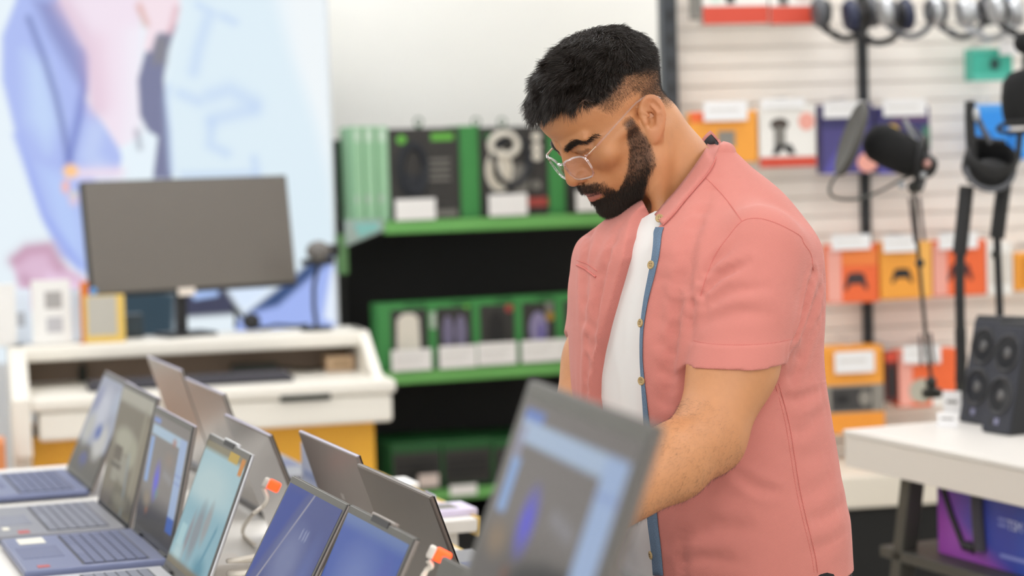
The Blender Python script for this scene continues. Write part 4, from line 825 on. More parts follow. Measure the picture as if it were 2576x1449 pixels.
def laptop(name, TF, ztop, W, D, lidh, lean, side, deck, lid, edge, screen=None, label='', group=None, keys=True, zb=ZT, keym=KEYB, bez=.007, logo=None, dirv=None, notch=False, bezm=BEZ, sticker=None, extra=None):
    """TF: picture position of the far top lid corner; side -1: user on the left of the table, +1: on the man's side"""
    T = TT if dirv is None else np.array(dirv) / np.linalg.norm(dirv); Nn = np.array([-T[1], T[0], 0]); Nn = Nn if Nn[0] > 0 else -Nn
    p = onz(TF[0], TF[1], ztop) if len(TF) == 2 else np.array(TF); th = .016
    top = p + T * W / 2
    hinge = top - Nn * (-side) * (lidh * math.sin(lean)); hz = ztop - lidh * math.cos(lean)
    # local frame: x along the hinge, y from hinge to the user, z up
    y = Nn * side; x = np.cross(y, [0, 0, 1.0])
    e = frame_empty(name, np.array([hinge[0], hinge[1], zb + .0005]), x, y, np.array([0, 0, 1.0]), label=label, cat='laptop', group=group)
    base = MB(); base.box(-W / 2, W / 2, .0, D, .003, th, .005, 3)
    bo = base.build('base', deck, e)
    for sx in (-1, 1):
        for yy in (.03, D - .03): MB().cyl((sx * (W / 2 - .03), yy, 0), (sx * (W / 2 - .03), yy, .004), .008, n=12).build('rubber_foot', HNG, bo)
    if keys:
        kb = MB(); rows, cols = 6, 14; kx0, kx1 = -W / 2 + .022, W / 2 - .022; y0, y1 = .030, .030 + .105
        for r in range(rows):
            for c in range(cols):
                if r == rows - 1 and 4 <= c <= 8:
                    if c > 4: continue
                    a, b = kx0 + c * (kx1 - kx0) / cols, kx0 + 9 * (kx1 - kx0) / cols
                else: a, b = kx0 + c * (kx1 - kx0) / cols, kx0 + (c + 1) * (kx1 - kx0) / cols
                yy0 = y0 + r * (y1 - y0) / rows; kb.box(a + .0012, b - .0012, yy0 + .0012, yy0 + (y1 - y0) / rows - .0012, th + .0002, th + .0018)
        well = MB().box(kx0 - .003, kx1 + .003, y0 - .003, y1 + .003, th - .001, th + .0003).build('key_well', HNG, e)
        kb.build('keyboard', keym, e)
        MB().box(-.058, .058, y1 + .018, D - .012, th - .001, th + .0005, .0004).build('touchpad', keym, e)
        for i in range(3): MB().box(W / 2 - .001, W / 2 + .0004, .04 + .03 * i, .058 + .03 * i, .006, .012).build('port', HNG, e)
        if sticker:
            for (sx, sy, w_, h_, m_) in sticker: MB().box(sx, sx + w_, sy, sy + h_, th, th + .0008).build('sticker', m_, e)
    # lid: local z up, then turned about the hinge
    M = Matrix.Translation((0, -.002, hz - zb - .0005)) @ Matrix.Rotation(lean, 4, 'X')
    tl = .0065
    lo = MB(); lo.box(-W / 2, W / 2, -tl, 0, 0, lidh, .0025, 2, M=M)
    if notch: lo.box(-.05, .05, -tl, 0, lidh - .002, lidh + .005, .002, M=M)
    lob = lo.build('lid', lid, e)
    MB().box(-W / 2 + .0005, W / 2 - .0005, -.0004, .0016, .001, lidh - .0008, .0008, M=M).build('bezel', bezm, lob)
    ed = MB(); ed.box(-W / 2 - .0004, W / 2 + .0004, -tl * .8, -.0008, lidh - .0015, lidh + .0006, .0004, M=M); ed.build('lid_edge', edge, lob)
    for sx in (-1, 1): MB().cyl((sx * W * .36 - .03, .0, hz - zb + .001), (sx * W * .36 + .03, .0, hz - zb + .001), .0055, n=12).build('hinge', HNG, e)
    if notch:
        MB().box(-.035, .035, .0014, .0022, lidh - .006, lidh + .002, M=M).build('camera_bar', HNG, lob)
    if screen:
        uv, colr, F = paint_screen(screen)
        x0, x1, z0, z1 = -W / 2 + bez, W / 2 - bez, .016, lidh - bez - .003
        # as the user sees it: left of the picture is +x here
        V = np.stack([x1 - uv[:, 0] * (x1 - x0), np.full(len(uv), .0019), z0 + uv[:, 1] * (z1 - z0)], 1)
        s = mesh_np('screen', V, F, SCR, lob, smooth=False, col=colr); s.data.transform(M)
    if logo:
        LM = M @ Matrix.Translation((0, -tl - .0006, lidh * .62)) @ Matrix.Rotation(PI / 2, 4, 'X')
        lm = mat('lid_logo', 'b9b3ad', rough=.3, metal=.6)
        b = MB()
        for i, (dx, s_) in enumerate(((-.006, 1), (.004, 1))):
            b.box(dx - .004, dx + .003, -.001, .0, lidh * .60, lidh * .60 + .009, M=M @ Matrix.Translation((0, -tl, 0)))
        b.build('logo', lm, lob)
    if extra: extra(e, M, W, lidh)
    return e
G1 = 'laptops on the near side of the table'; G2 = 'laptops on the far side of the table'
STK_R = mat('sticker_red', 'b5504e', rough=.5); STK_W = mat('sticker_cream', 'e6e2d2', rough=.5)
lapA = lambda TF, **k: laptop('laptop', TF, k.pop('ztop', 1.013), k.pop('W', .345), k.pop('D', .235), k.pop('lidh', .228), k.pop('lean', .24), -1, k.pop('deck', DECKB), k.pop('lid', LIDT), k.pop('edge', EDGE), group=G1, **k)
lapB = lambda TF, **k: laptop('laptop', TF, k.pop('ztop', 1.013), k.pop('W', .345), k.pop('D', .215), k.pop('lidh', .232), k.pop('lean', .30), 1, k.pop('deck', DECKG), k.pop('lid', LIDT), k.pop('edge', EDGE), group=G2, **k)
lapA((264, 933), screen='winter', label='slate blue laptop with snowy blue picture, farthest of the near row', lean=.42, W=.35, lidh=.236, ztop=1.003)
lapA((312, 960), screen='interior', label='grey blue laptop showing a brown room picture', keym=KEYG, deck=DECKG, sticker=[(-.16, .17, .03, .02, STK_R), (-.11, .2, .03, .012, STK_W)], lean=.26, W=.352, ztop=1.025, lidh=.25)
lapA((390, 1022), screen='gaming', label='slate laptop with pale blue panels round a grey desktop picture', sticker=[(.09, .165, .06, .045, STK_W), (-.15, .19, .02, .02, STK_R)], lean=.22)
lapA((527, 1090), screen='aqua', label='silver laptop with an aqua picture of standing figures', deck=DECKS, lid=DECKS, edge=DECKS, keym=KEYG, notch=True, lean=.38, W=.30, lidh=.232, ztop=1.006, bezm=BEZG)
lapA((735, 1197), screen='blue_a', label='laptop with blue screen crossed by a pale diagonal line', lean=.50, edge=BEZG, bezm=BEZG, W=.285, lidh=.25)
lapA((880, 1270), screen='blue_b', label='laptop with plain bright blue screen and pale square', lean=.46, edge=BEZG, notch=True, W=.275, lidh=.245, bezm=BEZG)
lapA((1110, 1400), screen=None, label='laptop at the bottom edge beside the red alarm light', lean=.36, edge=BEZG, bezm=BEZG, W=.33)
lapB((378, 895), label='silver laptop lid seen from behind, farthest of the far row', lid=LIDS, W=.38, ztop=1.03)
lapB((473, 949), label='silver lid with small logo seen from behind, beside the farthest lid', lid=LIDS, logo=True, ztop=1.022, W=.36)
lapB((573, 1040), label='glossy taupe lid reflecting cables, seen from behind', lid=LIDM, ztop=1.003, lean=.34, lidh=.228)
lapB((762, 1082), label='taupe lid with small square logo, seen from behind', logo=True, lean=.30)
lapB((910, 1165), label='dark taupe lid without logo, seen from behind', lid=LIDD, lean=.33, edge=LIDD)
lapB((-.235, 2.715, .862), label='laptop under the man\'s hands, hidden behind the nearest screen', ztop=.862, lean=1.24, W=.30)
# ---- raised laptop nearest to the camera
zr = 1.03
rs = frame_empty('display_riser', np.array([-.02, 1.63, ZT + .0005]), TT, TNR, np.array([0, 0, 1.0]), label='white riser box lifting the nearest laptop above the table', cat='stand')
MB().box(-.26, .26, -.24, .30, 0, zr - ZT - .001, .004).build('box', TABW, rs); MB().box(-.262, .262, -.242, .302, 0, .02, .002).build('plinth', HNG, rs)
laptop('laptop', (1330, 955), 1.262, .335, .24, .238, .36, -1, DECKG, LIDD, BEZG, screen='gaming_big', label='large blurred laptop nearest the camera with blue panels on its screen', group='laptops on the riser', zb=zr, dirv=(.24, -.97, 0), bez=.012, bezm=BEZG)
laptop('laptop', (1515, 1397), 1.125, .34, .20, .105, .55, 1, DECKG, LIDD, BEZG, label='grey laptop lid at the bottom edge in front of the man', group='laptops on the riser', zb=zr, dirv=(.24, -.97, 0))
# ---- alarm sensors with red lights and their white leads
RED = mat('alarm_red_light', 'ff5a20', emit='ff4a1c', estr=1.6); WPL = mat('white_plastic', 'e9e2d8', rough=.4); WCB = mat('white_cable', 'f0e8da', rough=.5)
def sensor(px, py, d, lead, label):
    c = at(px, py, d); e = empty('alarm_sensor', c, label=label, cat='alarm', group='alarm sensors between the laptops')
    r = Matrix.Rotation(.5, 4, 'Y')
    MB().box(-.006, .014, -.006, .006, -.006, .010, .003, M=r).build('red_light', RED, e)
    MB().box(-.014, -.005, -.007, .007, -.007, .009, .003, M=r).build('housing', WPL, e)
    pts = [np.array(q) - c for q in lead]; pts = [np.array([-.012, 0, -.004])] + pts
    cv = curve_smooth3(pts, 6); MB().tube(cv, .0035).build('lead', WCB, e, True)
    return e
sensor(682, 1222, 3.45, [at(672, 1255, 3.44), at(660, 1275, 3.44), at(630, 1300, 3.46), onz(610, 1340, ZT + .009), onz(640, 1370, ZT + .009)], 'red alarm light on a white lead behind the aqua screen')
sensor(1103, 1400, 2.50, [at(1085, 1425, 2.5), at(1070, 1440, 2.5), at(1060, 1500, 2.48), onz(1068, 1830, ZT + .006), onz(1095, 1860, ZT + .006)], 'red alarm light beside the bright blue screen at the bottom')
# coiled white leads and hub between the rows
def coil(u, w, R_, n, label):
    pts = [(R_ * (1 - .02 * k) * math.cos(k * .5), R_ * .6 * math.sin(k * .5), .005 + .0016 * k) for k in range(n)]
    e = frame_empty('coiled_cable', tab(u, w, ZT + .0005), TT, TNR, np.array([0, 0, 1.0]), label=label, cat='cable', group='white cables coiled between the rows'); MB().tube(pts, .0042).build('coil', WCB, e, True)
    MB().tube([(R_, 0, .006), (R_ + .05, .02, .005), (R_ + .10, -.01, .005)], .0042).build('lead', WCB, e, True)
coil(-.62, .005, .055, 44, 'white coiled cable behind the aqua screen'); coil(-1.05, .0, .05, 40, 'white coiled cable farther back between the rows'); coil(-.3, .01, .05, 40, 'white coiled cable behind the diagonal blue screen')
e = frame_empty('alarm_hub', tab(-.78, .0, ZT + .0005), TT, TNR, np.array([0, 0, 1.0]), label='pale alarm hub box between the laptop rows', cat='alarm hub'); MB().box(-.05, .05, -.03, .03, 0, .035, .006, 3).build('hub_body', WPL, e); MB().box(-.03, .03, -.031, -.03, .01, .02).build('socket', HNG, e)
# price cards and brochures on the man's side
LAV = mat('brochure_lavender', 'dfe4f6', rough=.4)
def onrow(px, py, z):
    q = onz(px, py, z) - A0; return float(q @ TT), float(q @ TNR)
for k, (px, py, m, lb_, hh, cw) in enumerate(((1010, 1225, CARD, 'white price card at the table edge behind the logo lid', .05, .09), (1135, 1300, CARD, 'white price card at the table edge behind the dark lid', .05, .08), (1175, 1330, mat('card_violet', 'e4dcee', rough=.5), 'white and violet price card between dark lid and nearest screen', .07, .06))):
    u, w = onrow(px, py, ZT)
    e = frame_empty('price_card', tab(u, w_b + .0085, ZT - .03), TT, TNR, np.array([0, 0, 1.0]), label=lb_, cat='price card', group='price cards along the table edge')
    MB().box(-cw / 2, cw / 2, -.001, .001, 0, hh + .03, .0004).build('card', m, e)
    MB().box(-cw * .4, cw * .4, -.0016, -.001, hh * .6, hh * .75).build('print', INKGR, e)
u, w = onrow(795, 1250, ZT + .018)
e = frame_empty('brochure_stand', tab(u, w, ZT + .0185), TT, TNR, np.array([0, 0, 1.0]), label='pale lavender brochure standing between two taupe lids', cat='brochure')
MB().box(-.10, .05, -.002, .002, 0, .095, .0008).build('card', LAV, e); MB().box(-.10, .05, -.012, .012, 0, .003, .001).build('foot', LAV, e); MB().box(-.08, .03, -.0026, -.002, .03, .045).build('print', mat('ink_pale_blue', 'b8c4e6', rough=.5), e)

# narrow cream side ledge beyond the far half of the table
uA, wA = onrow(955, 1183, .772); uB, wB = onrow(1185, 1303, .772); wE = (wA + wB) / 2
e = frame_empty('side_ledge', tab(0, 0, 0), TT, TNR, np.array([0, 0, 1.0]), label='narrow cream ledge with a yellow rim beyond the far laptops', cat='ledge')
MB().box(uA, uB, w_b + .022, wE, .745, .770, .003).build('ledge_top', TABW, e); MB().box(uA, uB, wE, wE + .006, .735, .772, .001).build('rim', YEL, e)
for u in (uA + .05, uB - .05): MB().box(u - .02, u + .02, w_b + .06, wE - .03, 0, .745, .003).build('leg', TABW, e)
for k, (px, py, m, lb_) in enumerate(((1000, 1222, CARD, 'white leaflet lying on the cream ledge behind the logo lid'), (1120, 1288, mat('leaflet_violet', 'dcd2ea', rough=.5), 'pale violet leaflet lying on the cream ledge near the nearest screen'))):
    u, w = onrow(px, py, .772); u = min(max(u, uA + .06), uB - .08)
    e = frame_empty('leaflet', tab(u, w_b + .11, .7706), TT, TNR, np.array([0, 0, 1.0]), label=lb_, cat='leaflet', group='leaflets on the cream ledge'); MB().box(-.05, .05, -.06, .05, 0, .012, .001).build('pages', m, e); MB().box(-.03, .03, -.03, .02, .0118, .0125).build('print', INKGR, e)
# ================================================================== the person
f32 = lambda *a: np.array(a, np.float32)
# ---- head frame: x = his left, y = face forward, z = crown (centimetres)
H_YAW, H_PITCH, H_ROLL, H_S = math.radians(24), math.radians(39), math.radians(0), 1.0
_f0 = np.array([-math.cos(H_YAW), -math.sin(H_YAW), 0]); _L = np.array([math.sin(H_YAW), -math.cos(H_YAW), 0]); _Z = np.array([0, 0, 1.0])
HF = _f0 * math.cos(H_PITCH) - _Z * math.sin(H_PITCH); HU = _f0 * math.sin(H_PITCH) + _Z * math.cos(H_PITCH); HL = _L
if H_ROLL:
    HL, HU = HL * math.cos(H_ROLL) + HU * math.sin(H_ROLL), HU * math.cos(H_ROLL) - HL * math.sin(H_ROLL)
HR = np.stack([HL, HF, HU], 1)
HC = at(1612, 297, 2.99) - HL * .072 * H_S
def hw(*p): return HC + HR @ (np.array(p, float) * .01 * H_S)          # head cm -> world
def hl(P): return ((P - HC.astype(np.float32)) @ HR.astype(np.float32)) * np.float32(100 / H_S)

def ear_sdf(q):
    """q: head cm, mirrored to +x"""
    e = q - f32(7.85, -1.35, -.75)
    eb = np.array([.58, -.72, -.42]); eb /= np.linalg.norm(eb)
    eu = np.array([.14, -.52, .84]); eu -= eb * (eu @ eb); eu /= np.linalg.norm(eu)
    en = np.cross(eu, eb); en = en if en[0] > 0 else -en
    p = np.stack([e @ eb.astype(np.float32), e @ eu.astype(np.float32), e @ en.astype(np.float32)], -1)
    w = p.copy(); w[..., 0] = p[..., 0] / (1 + .13 * np.clip(p[..., 1] / 3, -1, 1))
    d = ell(w, (0, .1, 0), (1.85, 2.95, .58))
    d = smin(d, ell(p, (-.45, -2.55, -.05), (.85, .95, .42)), .4)
    d = smax(d, -ell(w, (-.08, .35, .66), (1.42, 2.3, .80)), .14)
    d = smax(d, -ell(p, (-.42, -.45, .30), (.88, 1.18, 1.1)), .16)
    d = smin(d, cap(p, (.55, -1.2, .1), (.8, .4, .14), .28, .3), .22)
    d = smin(d, cap(p, (.8, .4, .14), (.1, 1.35, .1), .3, .22), .22)
    d = smin(d, cap(p, (-1.35, .9, .18), (-.5, .12, .05), .25, .18), .2)
    d = smin(d, ell(p, (-1.18, -.5, .2), (.42, .6, .42)), .25)
    d = smin(d, cap(p, (-1.45, .9, -.45), (-1.25, -1.5, -.45), .55, .5), .45)
    return d
def head_sdf(P):
    q = hl(P); x = np.abs(q[..., 0]); m = q.copy(); m[..., 0] = x
    d = ell(q, (0, -.9, 4.9), (7.4, 8.9, 7.4))
    d = smin(d, ell(q, (0, 3.2, 5.6), (6.5, 6.1, 5.4)), 1.5)
    d = smin(d, ell(q, (0, 3.6, -1.2), (6.3, 5.4, 6.6)), 1.8)
    d = smin(d, ell(q, (0, 3.7, -5.3), (5.7, 5.0, 4.2)), 1.5)
    d = smin(d, cap(m, (6.0, 1.1, -.6), (5.3, 1.8, -5.9), 1.1, 1.2), 1.3)      # ramus
    d = smin(d, cap(m, (5.2, 2.0, -6.0), (1.5, 7.8, -8.3), 1.25, 1.3), 1.3)  # jaw line
    d = smin(d, ell(q, (0, 8.3, -7.9), (2.3, 1.6, 1.6)), 1.0)                 # chin
    d = smin(d, ell(m, (4.5, 6.2, -.9), (2.4, 1.8, 1.9)), 1.3)                # cheek
    d = smin(d, cap(m, (5.2, 5.6, .1), (6.7, 1.6, .3), .9, .7), 1.0)          # zygoma
    d = smin(d, cap(m, (.9, 8.8, 2.6), (4.7, 7.3, 2.7), .62, .55), 1.0)        # brow ridge
    d = smin(d, ell(q, (0, 8.0, -4.4), (3.2, 2.5, 2.6)), 1.3)                 # muzzle
    d = smax(d, -ell(m, (3.4, 9.7, 1.0), (1.7, 1.5, .95)), .9)               # orbit
    d = smin(d, ell(m, (3.25, 7.3, 1.1), (1.55, 1.4, 1.3)), .35)           # closed-down lid
    d = smin(d, cap(m, (1.9, 8.5, 1.5), (4.6, 7.6, 1.4), .28, .24), .35)      # lid fold
    # nose
    d = smin(d, cap(q, (0, 8.0, 1.6), (0, 8.9, -1.6), 1.15, 1.5), .8)
    d = smin(d, cap(q, (0, 8.9, 1.9), (0, 10.45, -1.3), .68, .85), .6)
    d = smin(d, ell(q, (0, 10.6, -1.95), (1.08, .98, .92)), .5)
    d = smin(d, ell(m, (1.3, 9.7, -2.1), (.85, 1.0, .78)), .4)
    d = smin(d, cap(q, (0, 10.5, -2.4), (0, 9.7, -2.9), .42, .5), .4)
    d = smax(d, -ell(m, (.62, 10.0, -2.8), (.34, .6, .4)), .25)
    d = smax(d, -cap(m, (2.2, 9.8, -1.5), (2.35, 9.2, -2.5), .12, .2), .4)
    # lips
    d = smin(d, cap(m, (0, 10.0, -4.45), (2.4, 8.9, -5.1), .5, .3), .45)
    d = smin(d, cap(m, (0, 9.85, -5.85), (2.2, 8.85, -5.5), .76, .34), .4)
    d = smax(d, -cap(m, (0, 10.7, -5.05), (2.6, 9.4, -5.3), .12, .12), .28)
    d = smax(d, -ell(q, (0, 10.4, -7.0), (2.0, .8, .5)), .7)
    return d * np.float32(.01 * H_S)

# ---- torso frame
T_YAW = math.radians(30)
TF = np.array([-math.cos(T_YAW), -math.sin(T_YAW), 0]); TL = np.array([math.sin(T_YAW), -math.cos(T_YAW), 0])
def loft(P, K):
    """stacked ellipses; K rows: z, centre x, centre y, half width (his left-right), half depth front, half depth back"""
    K = np.array(sorted(K), float); z = P[..., 2]
    zi = np.clip(z, K[0, 0], K[-1, 0])
    def ip(c):
        # smooth (cubic hermite) interpolation
        zz, v = K[:, 0], K[:, c]; sl = np.gradient(v, zz)
        i = np.clip(np.searchsorted(zz, zi) - 1, 0, len(zz) - 2); hh = zz[i + 1] - zz[i]; t = (zi - zz[i]) / hh
        return ((2 * t**3 - 3 * t**2 + 1) * v[i] + (t**3 - 2 * t**2 + t) * hh * sl[i] + (-2 * t**3 + 3 * t**2) * v[i + 1] + (t**3 - t**2) * hh * sl[i + 1]).astype(np.float32)
    dx = P[..., 0] - ip(1); dy = P[..., 1] - ip(2)
    l = dx * np.float32(TL[0]) + dy * np.float32(TL[1]); f = dx * np.float32(TF[0]) + dy * np.float32(TF[1])
    a = ip(3); b = np.where(f > 0, ip(4), ip(5))
    n = 2.3
    rho = ((np.abs(l) / a) ** n + (np.abs(f) / b) ** n) ** (1 / n)
    rad = np.sqrt(l * l + f * f)
    d = np.where(rho > 1e-4, rad * (1 - 1 / np.maximum(rho, 1e-4)), -np.minimum(a, b))
    d = np.maximum(d, -.12)
    dz = np.maximum(np.maximum(z - K[-1, 0], K[0, 0] - z), 0)
    return np.where(dz > 0, np.sqrt(np.maximum(d, 0) ** 2 + dz ** 2), d).astype(np.float32)
def zc(y, x, d=3.05):
    p = at(x, y, d); return p[2], p[0], p[1]
# rows: image height, axis x, half width, front, back
TORSO = [(*zc(1560, 1835), .185, .150, .150), (*zc(1449, 1826), .185, .150, .140), (*zc(1330, 1818), .185, .155, .138), (*zc(1200, 1800), .183, .158, .136),
         (*zc(1060, 1780), .182, .158, .134), (*zc(930, 1762), .182, .155, .130), (*zc(800, 1756), .190, .150, .132), (*zc(690, 1752), .194, .140, .132),
         (*zc(600, 1750), .180, .125, .126), (*zc(530, 1760), .128, .095, .107), (*zc(470, 1774), .084, .055, .074), (*zc(420, 1782), .052, .034, .038), (*zc(385, 1788), .03, .02, .016)]
def torso(P, off=0): return loft(P, TORSO) - np.float32(off)
SHL = at(1908, 640, 2.90); ELL = at(1782, 1100, 2.80); HEM = at(1851, 913, 2.842); ARMM = at(1846, 915, 2.842)
WRL = at(1440, 1338, 2.66)
SHR = at(1608, 640, 3.215); ELR = at(1462, 1075, 3.10); WRR = at(1395, 1335, 2.85)
NKC = at(1686, 440, 3.09); NKT = at(1618, 330, 3.07)        # neck base / top
NKC2 = at(1735, 505, 3.10)
def shoulders(P, off=0):
    d = cap(P, SHL, SHL * .55 + HEM * .45, .074 + off, .070 + off)
    d = np.minimum(d, cap(P, SHL * .55 + HEM * .45, HEM, .070 + off, .062 + off))
    r = cap(P, SHR, SHR * .5 + ELR * .5, .070 + off, .058 + off)
    return d, r
def arm(P, S, E, Wr, k=1.0):
    Mid = ARMM if S is SHL else S * .38 + E * .62
    d = cap(P, S, Mid, .060 * k, .0535 * k)
    d = smin(d, cap(P, Mid, E, .0535 * k, .0465 * k), .03)
    F1 = E * .72 + Wr * .28
    d = smin(d, cap(P, E, F1, .0455 * k, .0460 * k), .018)
    d = smin(d, cap(P, F1, Wr, .0460 * k, .029 * k), .02)
    return d
def hand_parts(Wr, fw, up, side):
    """list of (a, b, ra, rb, blend) : palm, five fingers"""
    fw = fw / np.linalg.norm(fw); up = up - fw * (up @ fw); up /= np.linalg.norm(up); sd = np.cross(fw, up) * side
    P = lambda a, b, c: Wr + fw * a + sd * b + up * c
    out = []
    for i, b in enumerate((-.030, -.010, .010, .029)):
        out.append((P(.0, b * .55, 0), P(.085 - abs(b) * .1, b, .004), .016, .0125, .012))
    for i, (b, L) in enumerate(((-.030, .070), (-.010, .080), (.010, .075), (.029, .058))):
        a0 = .085 - abs(b) * .1
        k = P(a0 + L * .42, b * 1.15, .002 - .006 * (i % 2)); m = P(a0 + L * .72, b * 1.2, -.016 - .004 * (i % 2)); t = P(a0 + L * .86, b * 1.2, -.036)
        s = P(a0, b, .004)
        out += [(s, k, .0098, .009, .004), (k, m, .009, .008, .003), (m, t, .008, .0068, .003)]
    th = P(.022, -.026, -.006); t1 = P(.055, -.050, -.014); t2 = P(.080, -.052, -.026); t3 = P(.098, -.046, -.034)
    out += [(P(.01, -.012, -.004), th, .016, .015, .01), (th, t1, .014, .011, .008), (t1, t2, .0108, .0098, .003), (t2, t3, .0098, .0075, .003)]
    return out
HANDL = hand_parts(WRL, np.array([-.45, -.35, -.72]), np.array([-.55, 0, .8]), 1)
HANDR = hand_parts(WRR, np.array([-.25, -.75, -.55]), np.array([-.55, 0, .8]), -1)
def near(P, c, r, fn, out):
    m = ((P - np.asarray(c, np.float32)) ** 2).sum(-1) < r * r
    if m.any(): out[m] = fn(P[m])
    return out
def neck(P, off=0):
    d = cap(P, NKT, NKC, .058 + off, .061 + off)
    return smin(d, cap(P, NKC, NKC2, .061 + off, .075 + off), .02)
def body_sdf(P):
    d = torso(P, -.03)
    d = smin(d, neck(P), .02)
    hd = np.full(P.shape[:-1], 1.0, np.float32)
    c = hw(0, 0, 2); hd = np.maximum(np.linalg.norm(P - c.astype(np.float32), axis=-1) - .17, .03).astype(np.float32)
    hd = near(P, c, .20, head_sdf, hd)
    d = smin(d, hd, .022)
    def ear_w(Q):
        e = hl(Q); e[..., 0] = np.abs(e[..., 0]); return ear_sdf(e) * np.float32(.01 * H_S)
    for sx in (1, -1):
        ec = hw(7.9 * sx, -1.4, -.7)
        er = np.maximum(np.linalg.norm(P - ec.astype(np.float32), axis=-1) - .04, .012).astype(np.float32)
        d = smin(d, near(P, ec, .055, ear_w, er), .0014)
    # sternomastoid tendon
    d = smin(d, cap(P, hw(5.4, -1.0, -3.5), at(1662, 548, 3.02), .012, .008), .03)
    for S, E, Wr, hp in ((SHL, ELL, WRL, HANDL), (SHR, ELR, WRR, HANDR)):
        a = arm(P, S, E, Wr)
        h = np.maximum(np.linalg.norm(P - Wr.astype(np.float32), axis=-1) - .20, .03).astype(np.float32)
        def hf(Q, hp=hp):
            r = np.full(Q.shape[:-1], 1, np.float32)
            for (p0, p1, ra, rb, k) in hp: r = smin(r, cap(Q, p0, p1, ra, rb), k)
            return r
        h = near(P, Wr, .23, hf, h)
        a = smin(a, h, .012)
        d = smin(d, a, .02)
    return d

# ---- hair region (head cm): signed "depth inside the hairline", positive inside
def hairline(q):
    x = np.abs(q[..., 0]); y = q[..., 1]; z = q[..., 2]
    # lower boundary of the hair as a function of the angle around the head
    yb = np.array([-10, -8, -5.5, -3.5, -2.2, -1.2, .6, 2.0, 3.0, 4.2, 5.4, 6.6, 8.0, 10])
    zb = np.array([-3.8, -3.8, -3.2, -1.6, 1.2, 2.4, 2.6, 2.4, 2.6, 4.6, 6.6, 7.4, 7.7, 7.8])
    return z - np.interp(y, yb, zb)
def fade(q):
    """0 at the shaved edge .. 1 on the long top"""
    x = np.abs(q[..., 0]); y = q[..., 1]; z = q[..., 2]
    lo = np.interp(y, [-10, -6, -2, 2, 4.5, 6.5, 9], [0.0, 1.5, 4.6, 4.0, 5.2, 6.6, 7.0]); hi = np.interp(y, [-10, -6, -2, 2, 4.5, 6.5, 9], [5.5, 7.5, 8.6, 8.0, 7.2, 7.2, 7.4])
    return smooth01((z - lo) / (hi - lo))
def beard(q):
    """amount of beard, 0..1"""
    x = np.abs(q[..., 0]); y = q[..., 1]; z = q[..., 2]
    # cheek line: runs from sideburn down to the mouth corner
    front = np.interp(z, [-9, -7.2, -5.6, -4.2, -2.2, -.6, .6, 1.6], [9.9, 8.4, 6.6, 5.2, 3.6, 2.9, 2.5, 2.2])
    back = np.interp(z, [-9, -7.5, -5, -2.8, 0, .6, 1.6], [2.2, 1.0, .95, 1.05, 1.15, 1.0, .8])
    side = smooth01((front - y) / .7 + .5) * smooth01((y - back) / .7 + .5) * smooth01((1.5 - z) / .8) * (z > -10.5) * smooth01((x - 2.6) / .8)
    # under the jaw limit
    side = side * smooth01((z + 7.5 + .30 * (y - 1.0)) / .7 + .6)
    lowlim = smooth01((z + 7.9 + .33 * (y - 1.0)) / .6 + .4)
    chin = smooth01((3.4 - x) / .8) * smooth01((-6.0 - z) / .6 + .2) * (z > -11) * smooth01((y - 6.0) / 1.0)
    jaw = smooth01((np.interp(x, [2.6, 4.4], [-7.7, -6.2]) - z) / .6 + .3) * smooth01((y - 1.2) / .8) * lowlim
    must = smooth01((3.1 - x) / .5) * smooth01((z + 4.5 + .30 * x) / .35) * smooth01((-3.0 - .25 * np.clip(x - 1.0, 0, 9) - z) / .35) * (y > 7.6)
    gote = smooth01((x - 2.15) / .35) * smooth01((3.6 - x) / .6) * (z < -4.0) * (z > -8) * (y > 6.4)
    soul = smooth01((.8 - x) / .3) * (z < -6.35) * (z > -7.5) * (y > 8.0) * .8
    return (x < 7.6) * np.clip(np.maximum.reduce([side, chin, jaw, must, gote * .75, soul]), 0, 1)
def brow_d(q):
    m = q.copy(); m[..., 0] = np.abs(q[..., 0])
    pts = [(1.2, 9.5, 2.2), (2.0, 9.4, 2.55), (2.8, 9.2, 2.82), (3.6, 8.7, 2.88), (4.4, 8, 2.65), (5.4, 6.9, 2.0)]
    return polydist(m[..., [0, 2]], [(a, c) for a, b, c in pts])

# ---- the skin mesh
bv, bf = surface(body_sdf, (-.10, 2.45, .76), (.52, 3.42, 1.66), .0022, margin=.012)
q = hl(bv.astype(np.float32))
skin = np.array(lin('c98d60')[:3]); skin_r = np.array(lin('b9714a')[:3])
col = np.tile(skin, (len(bv), 1))
inh = (np.abs(q) < 16).all(-1)
def blend(mask, c, k=1.0):
    global col
    w = (np.clip(mask, 0, 1) * k)[:, None]; col = col * (1 - w) + np.array(c)[None] * w
nz = vnoise(bv * 90, 3) * .5 + vnoise(bv * 260, 4) * .5
col *= (1 + .05 * nz)[:, None]
blend(inh * np.exp(-((np.abs(q[:, 0]) - 3.8) ** 2 / 6 + (q[:, 1] - 8) ** 2 / 8 + (q[:, 2] + 1.2) ** 2 / 6)), skin_r, .35)
blend(inh * np.exp(-((q[:, 0]) ** 2 / 2 + (q[:, 1] - 11) ** 2 / 3 + (q[:, 2] + 1.4) ** 2 / 2)), skin_r, .35)
blend(inh * smooth01((np.abs(q[:, 0]) - 7.0) / 1.2) * smooth01((2 - q[:, 1]) / 1), lin('cf8560')[:3], .45)
lipm = inh * smooth01((2.45 - np.abs(q[:, 0])) / .3) * (q[:, 1] > 8.6) * smooth01((q[:, 2] + 6.45 - .25 * np.abs(q[:, 0])) / .25) * smooth01((-4.2 - .25 * np.abs(q[:, 0]) - q[:, 2]) / .2)
blend(lipm, lin('a8665c')[:3], .85)
blend(lipm * (np.abs(q[:, 2] + 5.07 + .1 * np.abs(q[:, 0])) < .14), lin('4a2420')[:3], .8)
